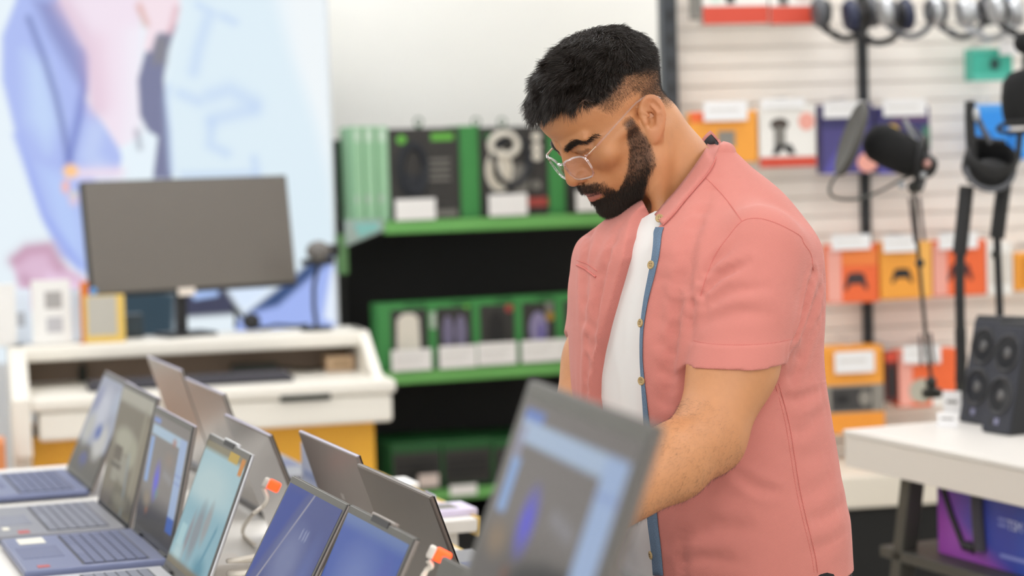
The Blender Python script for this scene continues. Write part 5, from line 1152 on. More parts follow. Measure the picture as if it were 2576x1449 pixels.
hd_d = np.ones(len(bv), np.float32); _k = inh.astype(bool); hd_d[_k] = head_sdf(bv[_k].astype(np.float32)); onhead = smooth01((.006 - hd_d) / .003)
blend(inh * beard(q) * onhead, lin('43291a')[:3], .80)
blend(inh * smooth01(hairline(q) / 2.4) * (.30 + .70 * smooth01(fade(q) * 2.4)), lin('1c1512')[:3], .93)
blend(inh * smooth01((np.interp(np.abs(q[:, 0]), [1.0, 2.2, 3.6, 5.5], [.40, .48, .40, .14]) - brow_d(q)) / .2) * (q[:, 1] > 5.5), lin('241912')[:3], .85)
lash = np.abs(q[:, 2] - 1.2 + .06 * (np.abs(q[:, 0]) - 3.3) ** 2) < .27
blend(inh * lash * (np.abs(np.abs(q[:, 0]) - 3.3) < 1.5) * (q[:, 1] > 6.8), lin('1a110d')[:3], .9)
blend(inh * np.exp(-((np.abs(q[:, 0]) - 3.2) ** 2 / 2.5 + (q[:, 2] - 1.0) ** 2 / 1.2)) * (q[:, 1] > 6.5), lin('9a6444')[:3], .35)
# elbow, knuckles a little redder
for c0 in (ELL, ELR): blend(np.exp(-((bv - c0) ** 2).sum(-1) / .0022), lin('a96b48')[:3], .45)
blend(inh * smooth01((q[:, 1] - 1.5) / 3) * (1 - np.clip(lipm, 0, 1)) * (1 - np.clip(beard(q), 0, 1)) * (hairline(q) < 0), lin('b07446')[:3], .45)  # face skin painted darker, standing in for the shade on it
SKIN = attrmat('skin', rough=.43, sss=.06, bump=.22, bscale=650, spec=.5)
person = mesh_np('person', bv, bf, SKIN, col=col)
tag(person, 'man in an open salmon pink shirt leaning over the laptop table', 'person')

# ---- hair, beard and eyebrows: strands grown from the skin
bn = np.zeros_like(bv)
tri = bf
fn_ = np.cross(bv[tri[:, 2]] - bv[tri[:, 0]], bv[tri[:, 3]] - bv[tri[:, 1]])
for k in range(4): np.add.at(bn, tri[:, k], fn_)
bn /= np.maximum(np.linalg.norm(bn, axis=1, keepdims=True), 1e-12)
bnl = bn @ HR                                       # normals in head axes
HAIR = mat('dark_hair', (.020, .013, .009), rough=.36, spec=.5)
BEARD = mat('beard_hair', (.030, .017, .010), rough=.5, spec=.4)
def pick(w, n):
    p = np.clip(w, 0, None); p = p / p.sum(); i = RNG.choice(len(p), n, p=p)
    a = tri[RNG.integers(0, 1, n)]  # unused
    return i
def grow(i, length, dirs, curl, r0, K=4, jit=.0012):
    """dirs in head axes; each hair starts on the skin, bends from its normal towards dirs"""
    base = bv[i] + RNG.normal(size=(len(i), 3)) * jit
    n = bnl[i]; d = dirs / np.linalg.norm(dirs, axis=1, keepdims=True)
    pts = [base - bn[i] * .0012]; p = base.copy()
    for k in range(1, K):
        t = k / (K - 1)
        v = n * (1 - t * curl[0]) * curl[1] + d * (curl[2] + t * curl[3]); v = v + RNG.normal(size=v.shape) * .10
        v = (v / np.linalg.norm(v, axis=1, keepdims=True)) @ HR.T
        p = p + v * (length / (K - 1))[:, None]; pts.append(p.copy())
    return strand_mesh(np.stack(pts, 1), r0)
hm = inh * smooth01(hairline(q) / .5) * (bnl @ np.array([0, 0, 1.0]) > -.9) * 1.0
fd = fade(q)
ear_out = (np.abs(q[:, 0]) > 6.9) & (q[:, 2] < 2.9) & (q[:, 1] < .8) & (q[:, 1] > -4.5)
hm = hm * ~ear_out
def hairdirs(i):
    x = q[i, 0]; y = q[i, 1]; z = q[i, 2]
    d = np.stack([.25 * np.sign(x) * (np.abs(x) > 3), .9 * np.ones_like(x), -.25 - .5 * smooth01((y - 3) / 5)], 1)   # combed forward
    side = smooth01((8.5 - z) / 3)
    d = d * (1 - side[:, None]) + side[:, None] * np.stack([0 * x, .35 * np.ones_like(x), -.9 * np.ones_like(x)], 1)
    back = smooth01((-3 - y) / 3)[:, None]
    d = d * (1 - back) + back * np.stack([0 * x, -.1 + 0 * x, -.9 + 0 * x], 1)
    w = np.stack([vnoise(bv[i] * 60, s) + .6 * vnoise(bv[i] * 150, s + 5) for s in (1, 2, 3)], 1)
    return d + w * .6
hv, hf_ = [], []; off = 0
def acc(v, f):
    global off
    hv.append(v); hf_.append(f + off); off += len(v)
i = pick(hm * (fd > .16) * (.25 + fd), 34000)
front = smooth01((q[i, 1] - 3) / 4) * fd[i]
L = (.0025 + (.017 - .006 * smooth01((-2 - q[i, 1]) / 4)) * fd[i] ** 1.7 + .004 * front) * RNG.uniform(.7, 1.2, len(i)) * (1 + .3 * vnoise(bv[i] * 120, 9))
acc(*grow(i, L, hairdirs(i), (.62, (1.0 - .55 * smooth01((q[i, 1] - 2) / 4))[:, None], .25, .75), .00036 * (.5 + .5 * fd[i]) * 1.25, K=5))
i = pick(hm * (1 - fd) * smooth01(hairline(q) / 2.6), 44000)
acc(*grow(i, np.full(len(i), .0024) * (1 + .8 * fd[i]) * RNG.uniform(.7, 1.2, len(i)), np.stack([0 * i, .3 + 0 * i, -.9 + 0. * i], 1), (.8, .5, .6, .6), np.full(len(i), .000095) * (1 + fd[i]), K=3))
hair = mesh_np('hair', np.concatenate(hv), np.concatenate(hf_), HAIR, person)
tag(hair, kind='stuff')
hv, hf_ = [], []; off = 0
bd = beard(q) * inh * onhead
dens = np.where((np.abs(q[:, 0]) > 4) & (q[:, 2] > -7), .62, 1.0)
i = pick(bd * (bd > .15) * dens, 26000)
x = q[i, 0]
dirs = np.stack([.0 * x - .25 * np.sign(x) * (np.abs(x) < 4), .45 + 0 * x, -.85 + 0 * x], 1)
lm = smooth01((-4.5 - q[i, 2]) / 3)
acc(*grow(i, (.0030 + .0060 * lm) * RNG.uniform(.7, 1.2, len(i)), dirs, (.6, .55, .55, .6), .00015 + .00008 * lm, K=4))
beard_o = mesh_np('beard', np.concatenate(hv), np.concatenate(hf_), BEARD, person); tag(beard_o, kind='stuff')
hv, hf_ = [], []; off = 0
bwid = np.interp(np.abs(q[:, 0]), [1.0, 2.2, 3.6, 5.5], [.40, .48, .40, .16])
bw = inh * smooth01((bwid - brow_d(q)) / .2) * (q[:, 1] > 5.0) * (bnl[:, 1] > -.2)
i = pick(bw, 1500); x = q[i, 0]
dirs = np.stack([np.sign(x) * 1.0, -.35 + 0 * x, .55 - .22 * np.abs(x)], 1)
acc(*grow(i, np.full(len(i), .0075) * RNG.uniform(.7, 1.1, len(i)), dirs, (.8, .35, .7, .5), np.full(len(i), .00028), K=4))
mesh_np('eyebrows', np.concatenate(hv), np.concatenate(hf_), HAIR, person)

# fine dark hairs on the forearms
hv, hf_ = [], []; off = 0
am_ = np.zeros(len(bv))
for E, Wr in ((ELL, WRL), (ELR, WRR)):
    ab = Wr - E; t_ = ((bv - E) @ ab) / (ab @ ab); dd = np.linalg.norm(bv - E - np.clip(t_, 0, 1)[:, None] * ab, axis=1)
    am_ = np.maximum(am_, (t_ > -.05) * (t_ < 1) * (dd < .058))
i = pick(am_, 14000)
fwd_ = np.tile(((WRL - ELL) / np.linalg.norm(WRL - ELL)) @ HR, (len(i), 1)) + np.array([[0, 0, -.9]]) @ HR * 0 + RNG.normal(size=(len(i), 3)) * .35
acc(*grow(i, RNG.uniform(.004, .009, len(i)), fwd_, (.8, .35, .7, .6), np.full(len(i), .00009), K=4, jit=.0006))
ah = mesh_np('arm_hair', np.concatenate(hv), np.concatenate(hf_), HAIR, person); tag(ah, kind='stuff')
# ================================================================== clothes (children of the person)
RCb, RCf = at(1787, 336, 3.097), at(1641, 553, 3.083)
RC = (RCb + RCf) / 2; BD = RCb - RCf; RB = np.linalg.norm(BD) / 2; BD /= 2 * RB
TLC = np.array([.12, -.993, 0]); NN = np.cross(TLC, BD); NN /= np.linalg.norm(NN); NN = NN if NN[2] > 0 else -NN
LD = np.cross(BD, NN); LD = LD if LD @ TL > 0 else -LD
def ringdist(P, ex=0.0):
    q = P - RC.astype(np.float32); b = q @ BD.astype(np.float32); l = q @ LD.astype(np.float32); t = q @ NN.astype(np.float32)
    r = np.sqrt((b / (RB + ex)) ** 2 + (l / (.072 + ex)) ** 2)
    return (r - 1) * np.float32(.072 + ex), t
AXL = (HEM - SHL) / np.linalg.norm(HEM - SHL)
AXR = (ELR - SHR) / np.linalg.norm(ELR - SHR); HEMR = SHR + AXR * .150
f3 = lambda v: np.asarray(v, np.float32)
def sleeves(P, off=0):
    l = smin(cap(P, SHL, SHL * .45 + HEM * .55, .066 + off, .064 + off), cap(P, SHL * .45 + HEM * .55, HEM + AXL * .03, .064 + off, .0605 + off), .01)
    nl = np.array([-.02, .05, -.998])
    tl = (P - f3(HEM)) @ f3(nl)
    l = l - np.float32(.0016) * smooth01((tl + .030) / .002)          # turned hem band
    l = np.maximum(l, tl)
    r = cap(P, SHR, HEMR + AXR * .03, .066 + off, .061 + off)
    tr = (P - f3(HEMR)) @ f3(AXR); r = r - np.float32(.0016) * smooth01((tr + .030) / .002); r = np.maximum(r, tr)
    return l, r, tl, tr
def shirt_base(P):
    s = torso(P, .014)
    l, r, tl, tr = sleeves(P)
    s = smin(s, l, .030); s = smin(s, r, .035)
    q = P - f3(RC); b = q @ f3(BD); w = q @ f3(LD); t = q @ f3(NN)
    an = np.arctan2(w / .082, b / (RB + np.where(b > 0, -.004, .005).astype(np.float32))); ca, sa = np.cos(an), np.sin(an)
    tor = np.sqrt((b - ca * (RB + np.where(b > 0, -.004, .005).astype(np.float32))) ** 2 + (w - sa * .082) ** 2 + (t + (.032 - .012 * ca)) ** 2) - (.004 - .008 * ca)
    return smin(s, tor.astype(np.float32), .022)
LEFT_EDGE = [(1655, 548), (1645, 590), (1640, 640), (1631, 690), (1618, 760), (1610, 830), (1609, 900), (1612, 960), (1617, 1040), (1622, 1120), (1625, 1200), (1628, 1300), (1636, 1380), (1642, 1449)]
RIGHT_EDGE = [(1597, 535), (1578, 600), (1568, 650), (1552, 700), (1531, 770), (1508, 850), (1494, 900), (1486, 950), (1483, 1000), (1497, 1100), (1500, 1200), (1505, 1300), (1510, 1400), (1513, 1449)]
TZ = np.array(sorted(TORSO))
def cyl(P):
    z = P[..., 2]; cx = np.interp(z, TZ[:, 0], TZ[:, 1]); cy = np.interp(z, TZ[:, 0], TZ[:, 2])
    dx = P[..., 0] - cx; dy = P[..., 1] - cy
    l = dx * TL[0] + dy * TL[1]; f = dx * TF[0] + dy * TF[1]
    return np.arctan2(l, f), np.sqrt(l * l + f * f), z
le, re = trace(shirt_base, LEFT_EDGE), trace(shirt_base, RIGHT_EDGE)
la, _, lz = cyl(le); ra, _, rz = cyl(re)
lo_, ro_ = np.argsort(lz), np.argsort(rz)
def opening(P):
    a, r, z = cyl(P)
    pl = np.interp(z, lz[lo_], la[lo_]); pr = np.interp(z, rz[ro_], ra[ro_])
    return np.where(np.abs(a) < 1.5, np.maximum(a - pl, pr - a) * r, .1).astype(np.float32)
FOLDS = []
def fold(px, w, amp):
    px = np.array(px, float); out = []
    for a, b in zip(px, px[1:]):
        for t in np.linspace(0, 1, 4)[:-1]: out.append(a * (1 - t) + b * t)
    out.append(px[-1]); pts = trace(shirt_base, out); ns = len(pts) - 1
    FOLDS.append((pts.astype(np.float32), w, amp * np.sin(PI * (np.arange(ns) + .5) / ns) ** .6, pts.min(0) - 3 * w, pts.max(0) + 3 * w))
G = [([(1800, 455), (1764, 528), (1737, 637), (1737, 755), (1742, 850)], .009, .0055), 
     ([(1787, 482), (1722, 619), (1700, 760), (1690, 940)], .011, 0.0054), ([(1714, 700), (1690, 900), (1682, 1010)], .009, 0.0054), ([(1673, 660), (1662, 800), (1666, 1000)], .010, 0.0047),
     ([(1752, 760), (1810, 695), (1878, 664)], .007, 0.0075), ([(1752, 775), (1832, 737), (1923, 723)], .008, 0.0047), ([(1748, 812), (1855, 783), (1930, 790)], .010, 0.0031), ([(1755, 730), (1800, 655), (1850, 610)], .007, 0.0047),
     ([(2046, 690), (2022, 774), (1985, 880)], .007, 0.0093), ([(2074, 700), (2040, 800), (1990, 940)], .009, 0.0047), ([(2068, 790), (2030, 870), (1995, 960)], .007, 0.0031),
     ([(1555, 575), (1514, 690), (1491, 820), (1484, 980)], .009, 0.0062), ([(1491, 560), (1470, 660), (1472, 800)], .010, 0.0062), ([(1530, 640), (1505, 760), (1497, 860)], .006, 0.0039), ([(1478, 850), (1474, 1000)], .006, 0.0047),
     ([(2062, 985), (2010, 1005), (1965, 1000)], .008, 0.0040), ([(2075, 1035), (2020, 1085), (1985, 1085)], .010, 0.0026), ([(2130, 1260), (2080, 1300), (2035, 1310)], .012, 0.0030), ([(2125, 1335), (2070, 1375), (2030, 1385)], .011, 0.0024),
     ([(1700, 1370), (1790, 1320), (1900, 1330)], .012, 0.0039), ([(1850, 1190), (1905, 1225), (1960, 1240)], .008, 0.0039), ([(1690, 1420), (1760, 1400), (1860, 1415)], .009, 0.0031), ([(1960, 1130), (2040, 1150), (2100, 1140)], .012, 0.0016),
     ([(1880, 1040), (1935, 980), (1955, 950)], .008, 0.0047), ([(1720, 1340), (1715, 1400), (1718, 1449)], .009, 0.0039), ([(2090, 1180), (2060, 1230), (2010, 1250)], .011, 0.0018)]
for g in G: fold(*g)
SEAMS = {'yoke': [(1776, 448), (1803, 474), (1832, 508), (1866, 556)], 'armhole': [(1762, 745), (1775, 700), (1800, 640), (1832, 595), (1866, 557), (1905, 549), (1950, 560), (1995, 582), (2015, 596), (2022, 612), (2040, 640), (2046, 680)],
         'side': [(1950, 965), (1975, 1060), (1990, 1150), (2003, 1230), (2018, 1300), (2040, 1390), (2048, 1440)]}
COL_UP = [(1788, 330), (1783, 352), (1768, 388), (1738, 432), (1704, 476), (1672, 512), (1648, 541)]
COL_LO = [(1815, 360), (1806, 384), (1786, 428), (1757, 464), (1724, 502), (1696, 536), (1667, 566)]
def neck_cut(P, extra, lo=0):
    # the near side of the neck opening: a cut along a surface ruled through the collar seam
    out = np.full(P.shape[:-1], .2, np.float32)
    m = (P[..., 1] < 3.08) & (P[..., 2] > 1.30) & (P[..., 0] > .15) & (P[..., 0] < .34)
    if m.any():
        pp = proj(P[m].astype(np.float64)); sd = sdpoly(pp[:, 0], pp[:, 1], COL_LO + extra)
        out[m] = np.maximum(sd * .00055, P[m][:, 1] - 3.08)
    return out
EXT_S = [(1652, 578), (1640, 560), (1600, 480), (1690, 330), (1788, 300)]
EXT_T = [(1668, 560), (1652, 536), (1664, 508), (1700, 466), (1730, 424), (1760, 384), (1776, 340), (1788, 315)]
def sdf_shirt(P):
    s = shirt_base(P)
    m = np.abs(s) < .03
    Q = P[m]; dsp = np.zeros(len(Q), np.float32)
    for pts, w, amp, lo, hi in FOLDS:
        k = ((Q > lo) & (Q < hi)).all(-1)
        if k.any():
            e = np.zeros(k.sum(), np.float32); r_ = e.copy()
            for a_, b_, am in zip(pts, pts[1:], amp):
                dd = segdist(Q[k], a_, b_); e = np.maximum(e, np.exp(-(dd / w) ** 2) * am); r_ = np.maximum(r_, np.exp(-((dd - 1.8 * w) / (1.1 * w)) ** 2) * am * .4)
            dsp[k] += e - r_
    dsp += vnoise(Q * 16, 21) * .0022 + vnoise(Q * f32(45, 45, 22), 22) * .0008
    s[m] += dsp
    l, r, tl, tr = sleeves(P)
    # hollow sleeve ends, neck hole, front opening, hem
    s = np.maximum(s, -np.maximum(np.maximum(cap(P, HEM - AXL * .05, HEM + AXL * .05, .0572), -tl - .016), .006 - torso(P, .014)))
    s = np.maximum(s, -np.maximum(cap(P, HEMR - AXR * .07, HEMR + AXR * .05, .0565), -tr - .06))
    rd, t = ringdist(P, .0055); s = smax(s, -np.maximum(rd, -.045 - t), .002); fr = smooth01((-((P - f3(RC)) @ f3(BD)) / RB - .84) / .12); fr = fr + 3 * smooth01(((P - f3(RC)) @ f3(LD) - .005) / .02); s = smax(s, t + .014 + .010 * smooth01((.3 - ((P - f3(RC)) @ f3(BD)) / RB) / .8) - np.clip(rd, 0, 1) * .25 - 2.0 * np.clip(rd - .06, 0, 1) - .06 * fr, .004)
    s = smax(s, -opening(P), .003)
    s = smax(s, -(neck_cut(P, EXT_S) + .002), .003)
    hem = np.float32(.862) + .006 * np.sin(P[..., 0] * 14)
    s = np.maximum(s, hem - P[..., 2])
    return s.astype(np.float32)
def weave(name, col, rough, scale, strength, sheen=.15, noise=.06, var=.16):
    m = mat(name, col, rough=rough, sheen=sheen, spec=.25, noise=noise, nscale=9)
    nt = m.node_tree; b = nt.nodes['Principled BSDF']; tc = next(n for n in nt.nodes if n.type == 'TEX_COORD')
    mp = nt.nodes.new('ShaderNodeMapping'); mp.inputs['Rotation'].default_value = (.3, .5, .2); nt.links.new(tc.outputs['Object'], mp.inputs[0])
    w1 = nt.nodes.new('ShaderNodeTexWave'); w1.bands_direction = 'X'; w1.inputs['Scale'].default_value = scale
    w2 = nt.nodes.new('ShaderNodeTexWave'); w2.bands_direction = 'Z'; w2.inputs['Scale'].default_value = scale
    for w in (w1, w2):
        w.inputs['Distortion'].default_value = 1.2; w.inputs['Detail Scale'].default_value = 3; nt.links.new(mp.outputs[0], w.inputs['Vector'])
    mu = nt.nodes.new('ShaderNodeMath'); mu.operation = 'MULTIPLY'; nt.links.new(w1.outputs['Fac'], mu.inputs[0]); nt.links.new(w2.outputs['Fac'], mu.inputs[1])
    src = b.inputs['Base Color'].links[0].from_socket if b.inputs['Base Color'].links else None
    if src:
        mr = nt.nodes.new('ShaderNodeMapRange'); mr.inputs[3].default_value = 1 - var; mr.inputs[4].default_value = 1 + var; nt.links.new(mu.outputs[0], mr.inputs[0])
        vm = nt.nodes.new('ShaderNodeVectorMath'); vm.operation = 'SCALE'; nt.links.new(src, vm.inputs[0]); nt.links.new(mr.outputs[0], vm.inputs['Scale']); nt.links.new(vm.outputs[0], b.inputs['Base Color'])
    bp = nt.nodes.new('ShaderNodeBump'); bp.inputs['Strength'].default_value = strength; bp.inputs['Distance'].default_value = .0012
    nt.links.new(mu.outputs[0], bp.inputs['Height']); nt.links.new(bp.outputs['Normal'], b.inputs['Normal'])
    return m
PINK = weave('salmon_cotton', 'd8877c', .85, 200, .36)
PINK2 = mat('salmon_stitching', 'cd766d', rough=.9)
v, f = surface(sdf_shirt, (-.02, 2.68, .85), (.50, 3.42, 1.47), .0026, margin=.03)
shirt = mesh_np('shirt', v, f, PINK, person)
def on_shirt(px, off=.001):
    p = trace(sdf_shirt, px, 2.5, 3.5); n = grad(sdf_shirt, p); return p + n * off, n
def resample(px, step=14):
    px = np.array(px, float); out = []
    for a, b in zip(px, px[1:]):
        n = max(1, int(np.hypot(*(b - a)) / step))
        for t in range(n): out.append(a + (b - a) * t / n)
    out.append(px[-1]); return np.array(out)
def curve_smooth(px, n=4):
    """Catmull-Rom through the points"""
    px = np.array(px, float); P = np.vstack([2 * px[0] - px[1], px, 2 * px[-1] - px[-2]]); o = []
    for i in range(1, len(P) - 2):
        for t in np.linspace(0, 1, n, endpoint=False):
            o.append(.5 * (2 * P[i] + (P[i + 1] - P[i - 1]) * t + (2 * P[i - 1] - 5 * P[i] + 4 * P[i + 1] - P[i + 2]) * t * t + (3 * P[i] - P[i - 1] - 3 * P[i + 1] + P[i + 2]) * t ** 3))
    o.append(P[-2]); return np.array(o)
for k, px in SEAMS.items():
    p, n = on_shirt(curve_smooth(px, 5), .0003)
    MB().tube(p - n * .0003, .0008 if k != 'side' else .0006, 6).build('seam', PINK2, shirt, True)
px = np.array(SEAMS['side'], float); p, n = on_shirt(curve_smooth(px + [9, 0], 5), .0003); MB().tube(p, .0007, 6).build('seam', PINK2, shirt, True)
# sleeve hem stitching: a ring round the sleeve
def sleeve_ring(dist, r=.0007):
    nl = np.array([-.02, .05, -.998]); u = np.cross(nl, [0, 1, 0]); u /= np.linalg.norm(u); w = np.cross(nl, u); c = HEM - nl * dist - (AXL - nl * (AXL @ nl)) * dist; pts = []
    for a in np.linspace(0, 2 * PI, 60, endpoint=False):
        d = u * math.cos(a) + w * math.sin(a); lo, hi = .0592, .10
        for _ in range(20):
            m_ = (lo + hi) / 2; val = sdf_shirt(f3(c + d * m_)[None])[0] 
            if val < 0: lo = m_
            else: hi = m_
        if torso(f3(c + d * lo)[None], .014)[0] > .022: pts.append(c + d * (lo - .0002))
    k = int(np.argmax([np.linalg.norm(pts[i] - pts[i - 1]) for i in range(len(pts))])); pts = pts[k:] + pts[:k]
    MB().tube(pts, r, 6).build('seam', PINK2, shirt, True)
sleeve_ring(.031)
# denim-faced button placket along his left front edge
DENIM = mat('denim_facing', '62768c', rough=.9, noise=.5, nscale=700)
def ribbon(name, edge_px, widths, m, parent, off, flip=1):
    e = curve_smooth(edge_px, 5); wd = np.interp(np.linspace(0, 1, len(e)), np.linspace(0, 1, len(widths)), widths)
    cols = [on_shirt(e + np.stack([wd * t, 0 * wd], 1), off)[0] for t in (0.0, .5, 1.0)]
    cols = [cols[0] - (cols[1] - cols[0]) * .02] + cols
    n = len(e); V = np.concatenate(cols); k = len(cols)
    F = np.array([[j * n + i, j * n + i + 1, (j + 1) * n + i + 1, (j + 1) * n + i] for j in range(k - 1) for i in range(n - 1)])
    o = mesh_np(name, V, F, m, parent)
    s = o.modifiers.new('thickness', 'SOLIDIFY'); s.thickness = .0012; s.offset = 0
    return o
DE = [(1651, 574), (1647, 590), (1643, 640), (1634, 690), (1621, 760), (1613, 830), (1612, 900), (1615, 960), (1620, 1040), (1624, 1120), (1627, 1200), (1631, 1300), (1640, 1380), (1646, 1447)]
placket = ribbon('placket', DE, [20, 19, 17, 15, 10, 7, 6, 8, 12, 18, 22, 24, 24, 24], DENIM, shirt, .0016)
placket['label'] = 'blue denim facing strip behind the buttons'
# band collar: the far side follows the neck ring, the near side runs down to the top button
def collar():
    up_px = curve_smooth(COL_UP, 6)
    lo_px = curve_smooth(COL_LO, 6)
    lo = trace(shirt_base, lo_px, 2.5, 3.5); ln = grad(shirt_base, lo)
    bodyd = trace(lambda P: smin(neck(P, .004), torso(P, -.006), .02), up_px, 2.5, 3.5)
    n = len(up_px); k = np.linspace(0, 1, n)[:, None]
    ringb = RC + BD * (RB - .002) - NN * .004
    up_d = bodyd[:, 1] - .006
    up_d = np.where(np.linspace(0, 1, n) < .25, ringb[1] * (1 - np.linspace(0, 1, n) / .25) + up_d * np.linspace(0, 1, n) / .25, up_d)
    up_d = np.convolve(np.pad(up_d, 3, mode='edge'), np.ones(7) / 7, 'valid')
    ld = lo[:, 1].copy(); lob = RC + BD * (RB + .002) - NN * .025
    ld = np.where(np.linspace(0, 1, n) < .2, lob[1] * (1 - np.linspace(0, 1, n) / .2) + ld * np.linspace(0, 1, n) / .2, ld); ld = np.convolve(np.pad(ld, 3, mode='edge'), np.ones(7) / 7, 'valid') - .0035
    top = np.array([at(x, y, d) for (x, y), d in zip(up_px, up_d)]); bot = np.array([at(x, y, d) for (x, y), d in zip(lo_px, ld)])
    A = np.radians(np.linspace(-150, -6, 46)); ts = np.linspace(0, 1, 5); rows = []
    for t in ts:
        rb = RB + .002 - .004 * t; rl = .080 - .008 * t
        far = RC + np.outer(np.cos(A) * rb, BD) + np.outer(np.sin(A) * rl, LD) + np.outer(0 * A - .025 + .023 * t, NN)
        nearc = bot * (1 - t) + top * t + np.outer(np.sin(PI * t) * np.ones(n) * .0015, [0, -1, 0])
        far = far + np.outer(smooth01(np.linspace(-2.4, 1, len(A))), nearc[0] - far[-1])
        rows.append(np.concatenate([far[:-1], nearc]))
    global TOPB; TOPB = float(top[-1, 1] + bot[-1, 1]) / 2
    skirt = np.concatenate([rows[0][:len(A) - 1] - NN * .012, bot + ln * -.004 + np.array([0, .012, -.004])])
    rows = [skirt] + rows
    V = np.concatenate(rows); m = len(rows[0])
    F = np.array([[j * m + i, j * m + i + 1, (j + 1) * m + i + 1, (j + 1) * m + i] for j in range(len(rows) - 1) for i in range(m - 1)])
    o = mesh_np('collar', V, F, PINK, shirt)
    s_ = o.modifiers.new('thickness', 'SOLIDIFY'); s_.thickness = .0028; s_.offset = 0
    inn = [r * 1.0 + (RC - r) * .035 for r in (rows[1], rows[4] * .6 + rows[5] * .4)]
    o2 = mesh_np('collar_facing', np.concatenate(inn), np.array([[i, i + 1, m + i + 1, m + i] for i in range(m - 1)]), mat('charcoal_facing', '2c2f36', rough=.9), shirt)
    s_ = o2.modifiers.new('thickness', 'SOLIDIFY'); s_.thickness = .001; s_.offset = 0
    MB().tube(bot + np.array([0, -.0012, 0]), .0008, 6).build('seam', PINK2, shirt, True)
    mid = top * .88 + bot * .12 if False else top * .9 + bot * .1
    MB().tube(mid + np.array([0, -.0017, 0]), .0005, 6).build('seam', PINK2, shirt, True)
collar()
BTN = mat('button_horn', 'b59a6a', rough=.4, noise=.15, nscale=300); BTH = mat('button_thread', '5a4632', rough=.8)
for (bx, by) in ((1657, 549), (1637, 667), (1611, 813), (1613, 958), (1637, 1396)):
    if by == 549:
        p, n = at(1659, 549, TOPB - .004), np.array([-.30, -.90, .25]); n /= np.linalg.norm(n)
    else:
        p, n = on_shirt([(bx + 3, by)], .0022); p, n = p[0], n[0]
    b = MB().lathe([(0, -.0014), (.0052, -.0014), (.0058, -.0006), (.0058, .0008), (.0050, .0014), (.0042, .0009), (0, .0007)], p, n, 28)
    bo = b.build('button', BTN, shirt, True)
    x = np.cross(n, [0, 0, 1]); x /= np.linalg.norm(x); y = np.cross(n, x); h = MB()
    for sx, sy in ((1, 1), (1, -1), (-1, 1), (-1, -1)):
        h.ball(p + x * .0014 * sx + y * .0014 * sy + n * .0009, .0006, 8)
    h.build('button_stitch', BTH, shirt, True)
# pocket slit on the far breast
p, n = on_shirt(resample([(1452, 667), (1475, 678), (1499, 697)], 5), .0006)
MB().tube(p, .0016, 6).build('pocket_welt', PINK2, shirt, True)
p2, n = on_shirt(resample([(1452, 655), (1478, 664), (1502, 682)], 5), .0003); MB().tube(p2, .0007, 6).build('pocket_seam', PINK2, shirt, True)
# tee shirt
def sdf_tee(P):
    s = torso(P, -.004)
    s = smin(s, cap(P, NKC * .3 + NKC2 * .7, NKC2, .07, .09), .02)
    l = cap(P, SHL, HEM + AXL * .03, .056, .0580); l = np.maximum(l, (P - f3(HEM)) @ f3(np.array([-.02, .05, -.998])) + .002)
    r = cap(P, SHR, HEMR + AXR * .012, .056, .0575); r = np.maximum(r, (P - f3(HEMR + AXR * .010)) @ f3(AXR))
    s = smin(s, l, .02); s = smin(s, r, .02)
    m = np.abs(s) < .03; Q = P[m]
    s[m] += vnoise(Q * f32(30, 30, 9), 31) * .0022 + vnoise(Q * f32(80, 80, 30), 32) * .0008
    rd, t = ringdist(P, -.010); s = np.maximum(s, -np.maximum(rd, -.036 - t)); s = smax(s, t + .065 - np.clip(rd, 0, 1) * .3 + .012 - .035 * smooth01((-((P - f3(RC)) @ f3(BD)) / RB - .85) / .12) - 2.0 * np.clip(rd - .03, 0, 1), .004)
    s = np.maximum(s, -(neck_cut(P, EXT_T) + .000))
    return np.maximum(s, .80 - P[..., 2]).astype(np.float32)
TEE = weave('white_jersey', 'e8e6e3', .9, 420, .06, noise=.03, var=.03)
v, f = surface(sdf_tee, (-.02, 2.66, .79), (.52, 3.42, 1.45), .0032, margin=.02)
tee = mesh_np('tee_shirt', v, f, TEE, person)
MB().lathe([(.0550, -.006), (.0572, -.006), (.0576, .008), (.0554, .008)], HEM, (-.21, .05, -.977), 48).build('sleeve_cuff', TEE, tee, True)
A = np.radians(np.linspace(100, 260, 50)); c0 = RC - NN * .030
ring = c0 + np.outer(np.cos(A) * (RB - .010), BD) + np.outer(np.sin(A) * .066, LD)
MB().tube(ring, .0055, 10).build('neckband', TEE, tee, True)
# trousers and shoes
TX = np.array([zc(1449, 1832)[1], zc(1449, 1832)[2]])
def leg_pts(s):
    h = np.array([*(TX + TL[:2] * .095 * s), .86]); k = np.array([*(TX + TL[:2] * .105 * s + TF[:2] * .03), .48]); a = np.array([*(TX + TL[:2] * .11 * s - TF[:2] * .02), .09])
    return h, k, a
def sdf_tr(P):
    d = np.maximum(loft(P, [(.70, *TX, .17, .125, .14), (.80, *TX, .182, .142, .148), (.90, *TX, .180, .148, .146)]), P[..., 2] - .905)
    for s in (1, -1):
        h, k, a = leg_pts(s); d = smin(d, cap(P, h, k, .098, .072), .04); d = smin(d, cap(P, k, a, .072, .062), .03)
    return np.maximum(d, .045 - P[..., 2]).astype(np.float32)
v, f = surface(sdf_tr, (.05, 2.7, .03), (.66, 3.4, .93), .008)
mesh_np('trousers', v, f, mat('black_trousers', '141416', rough=.85, noise=.1), person)
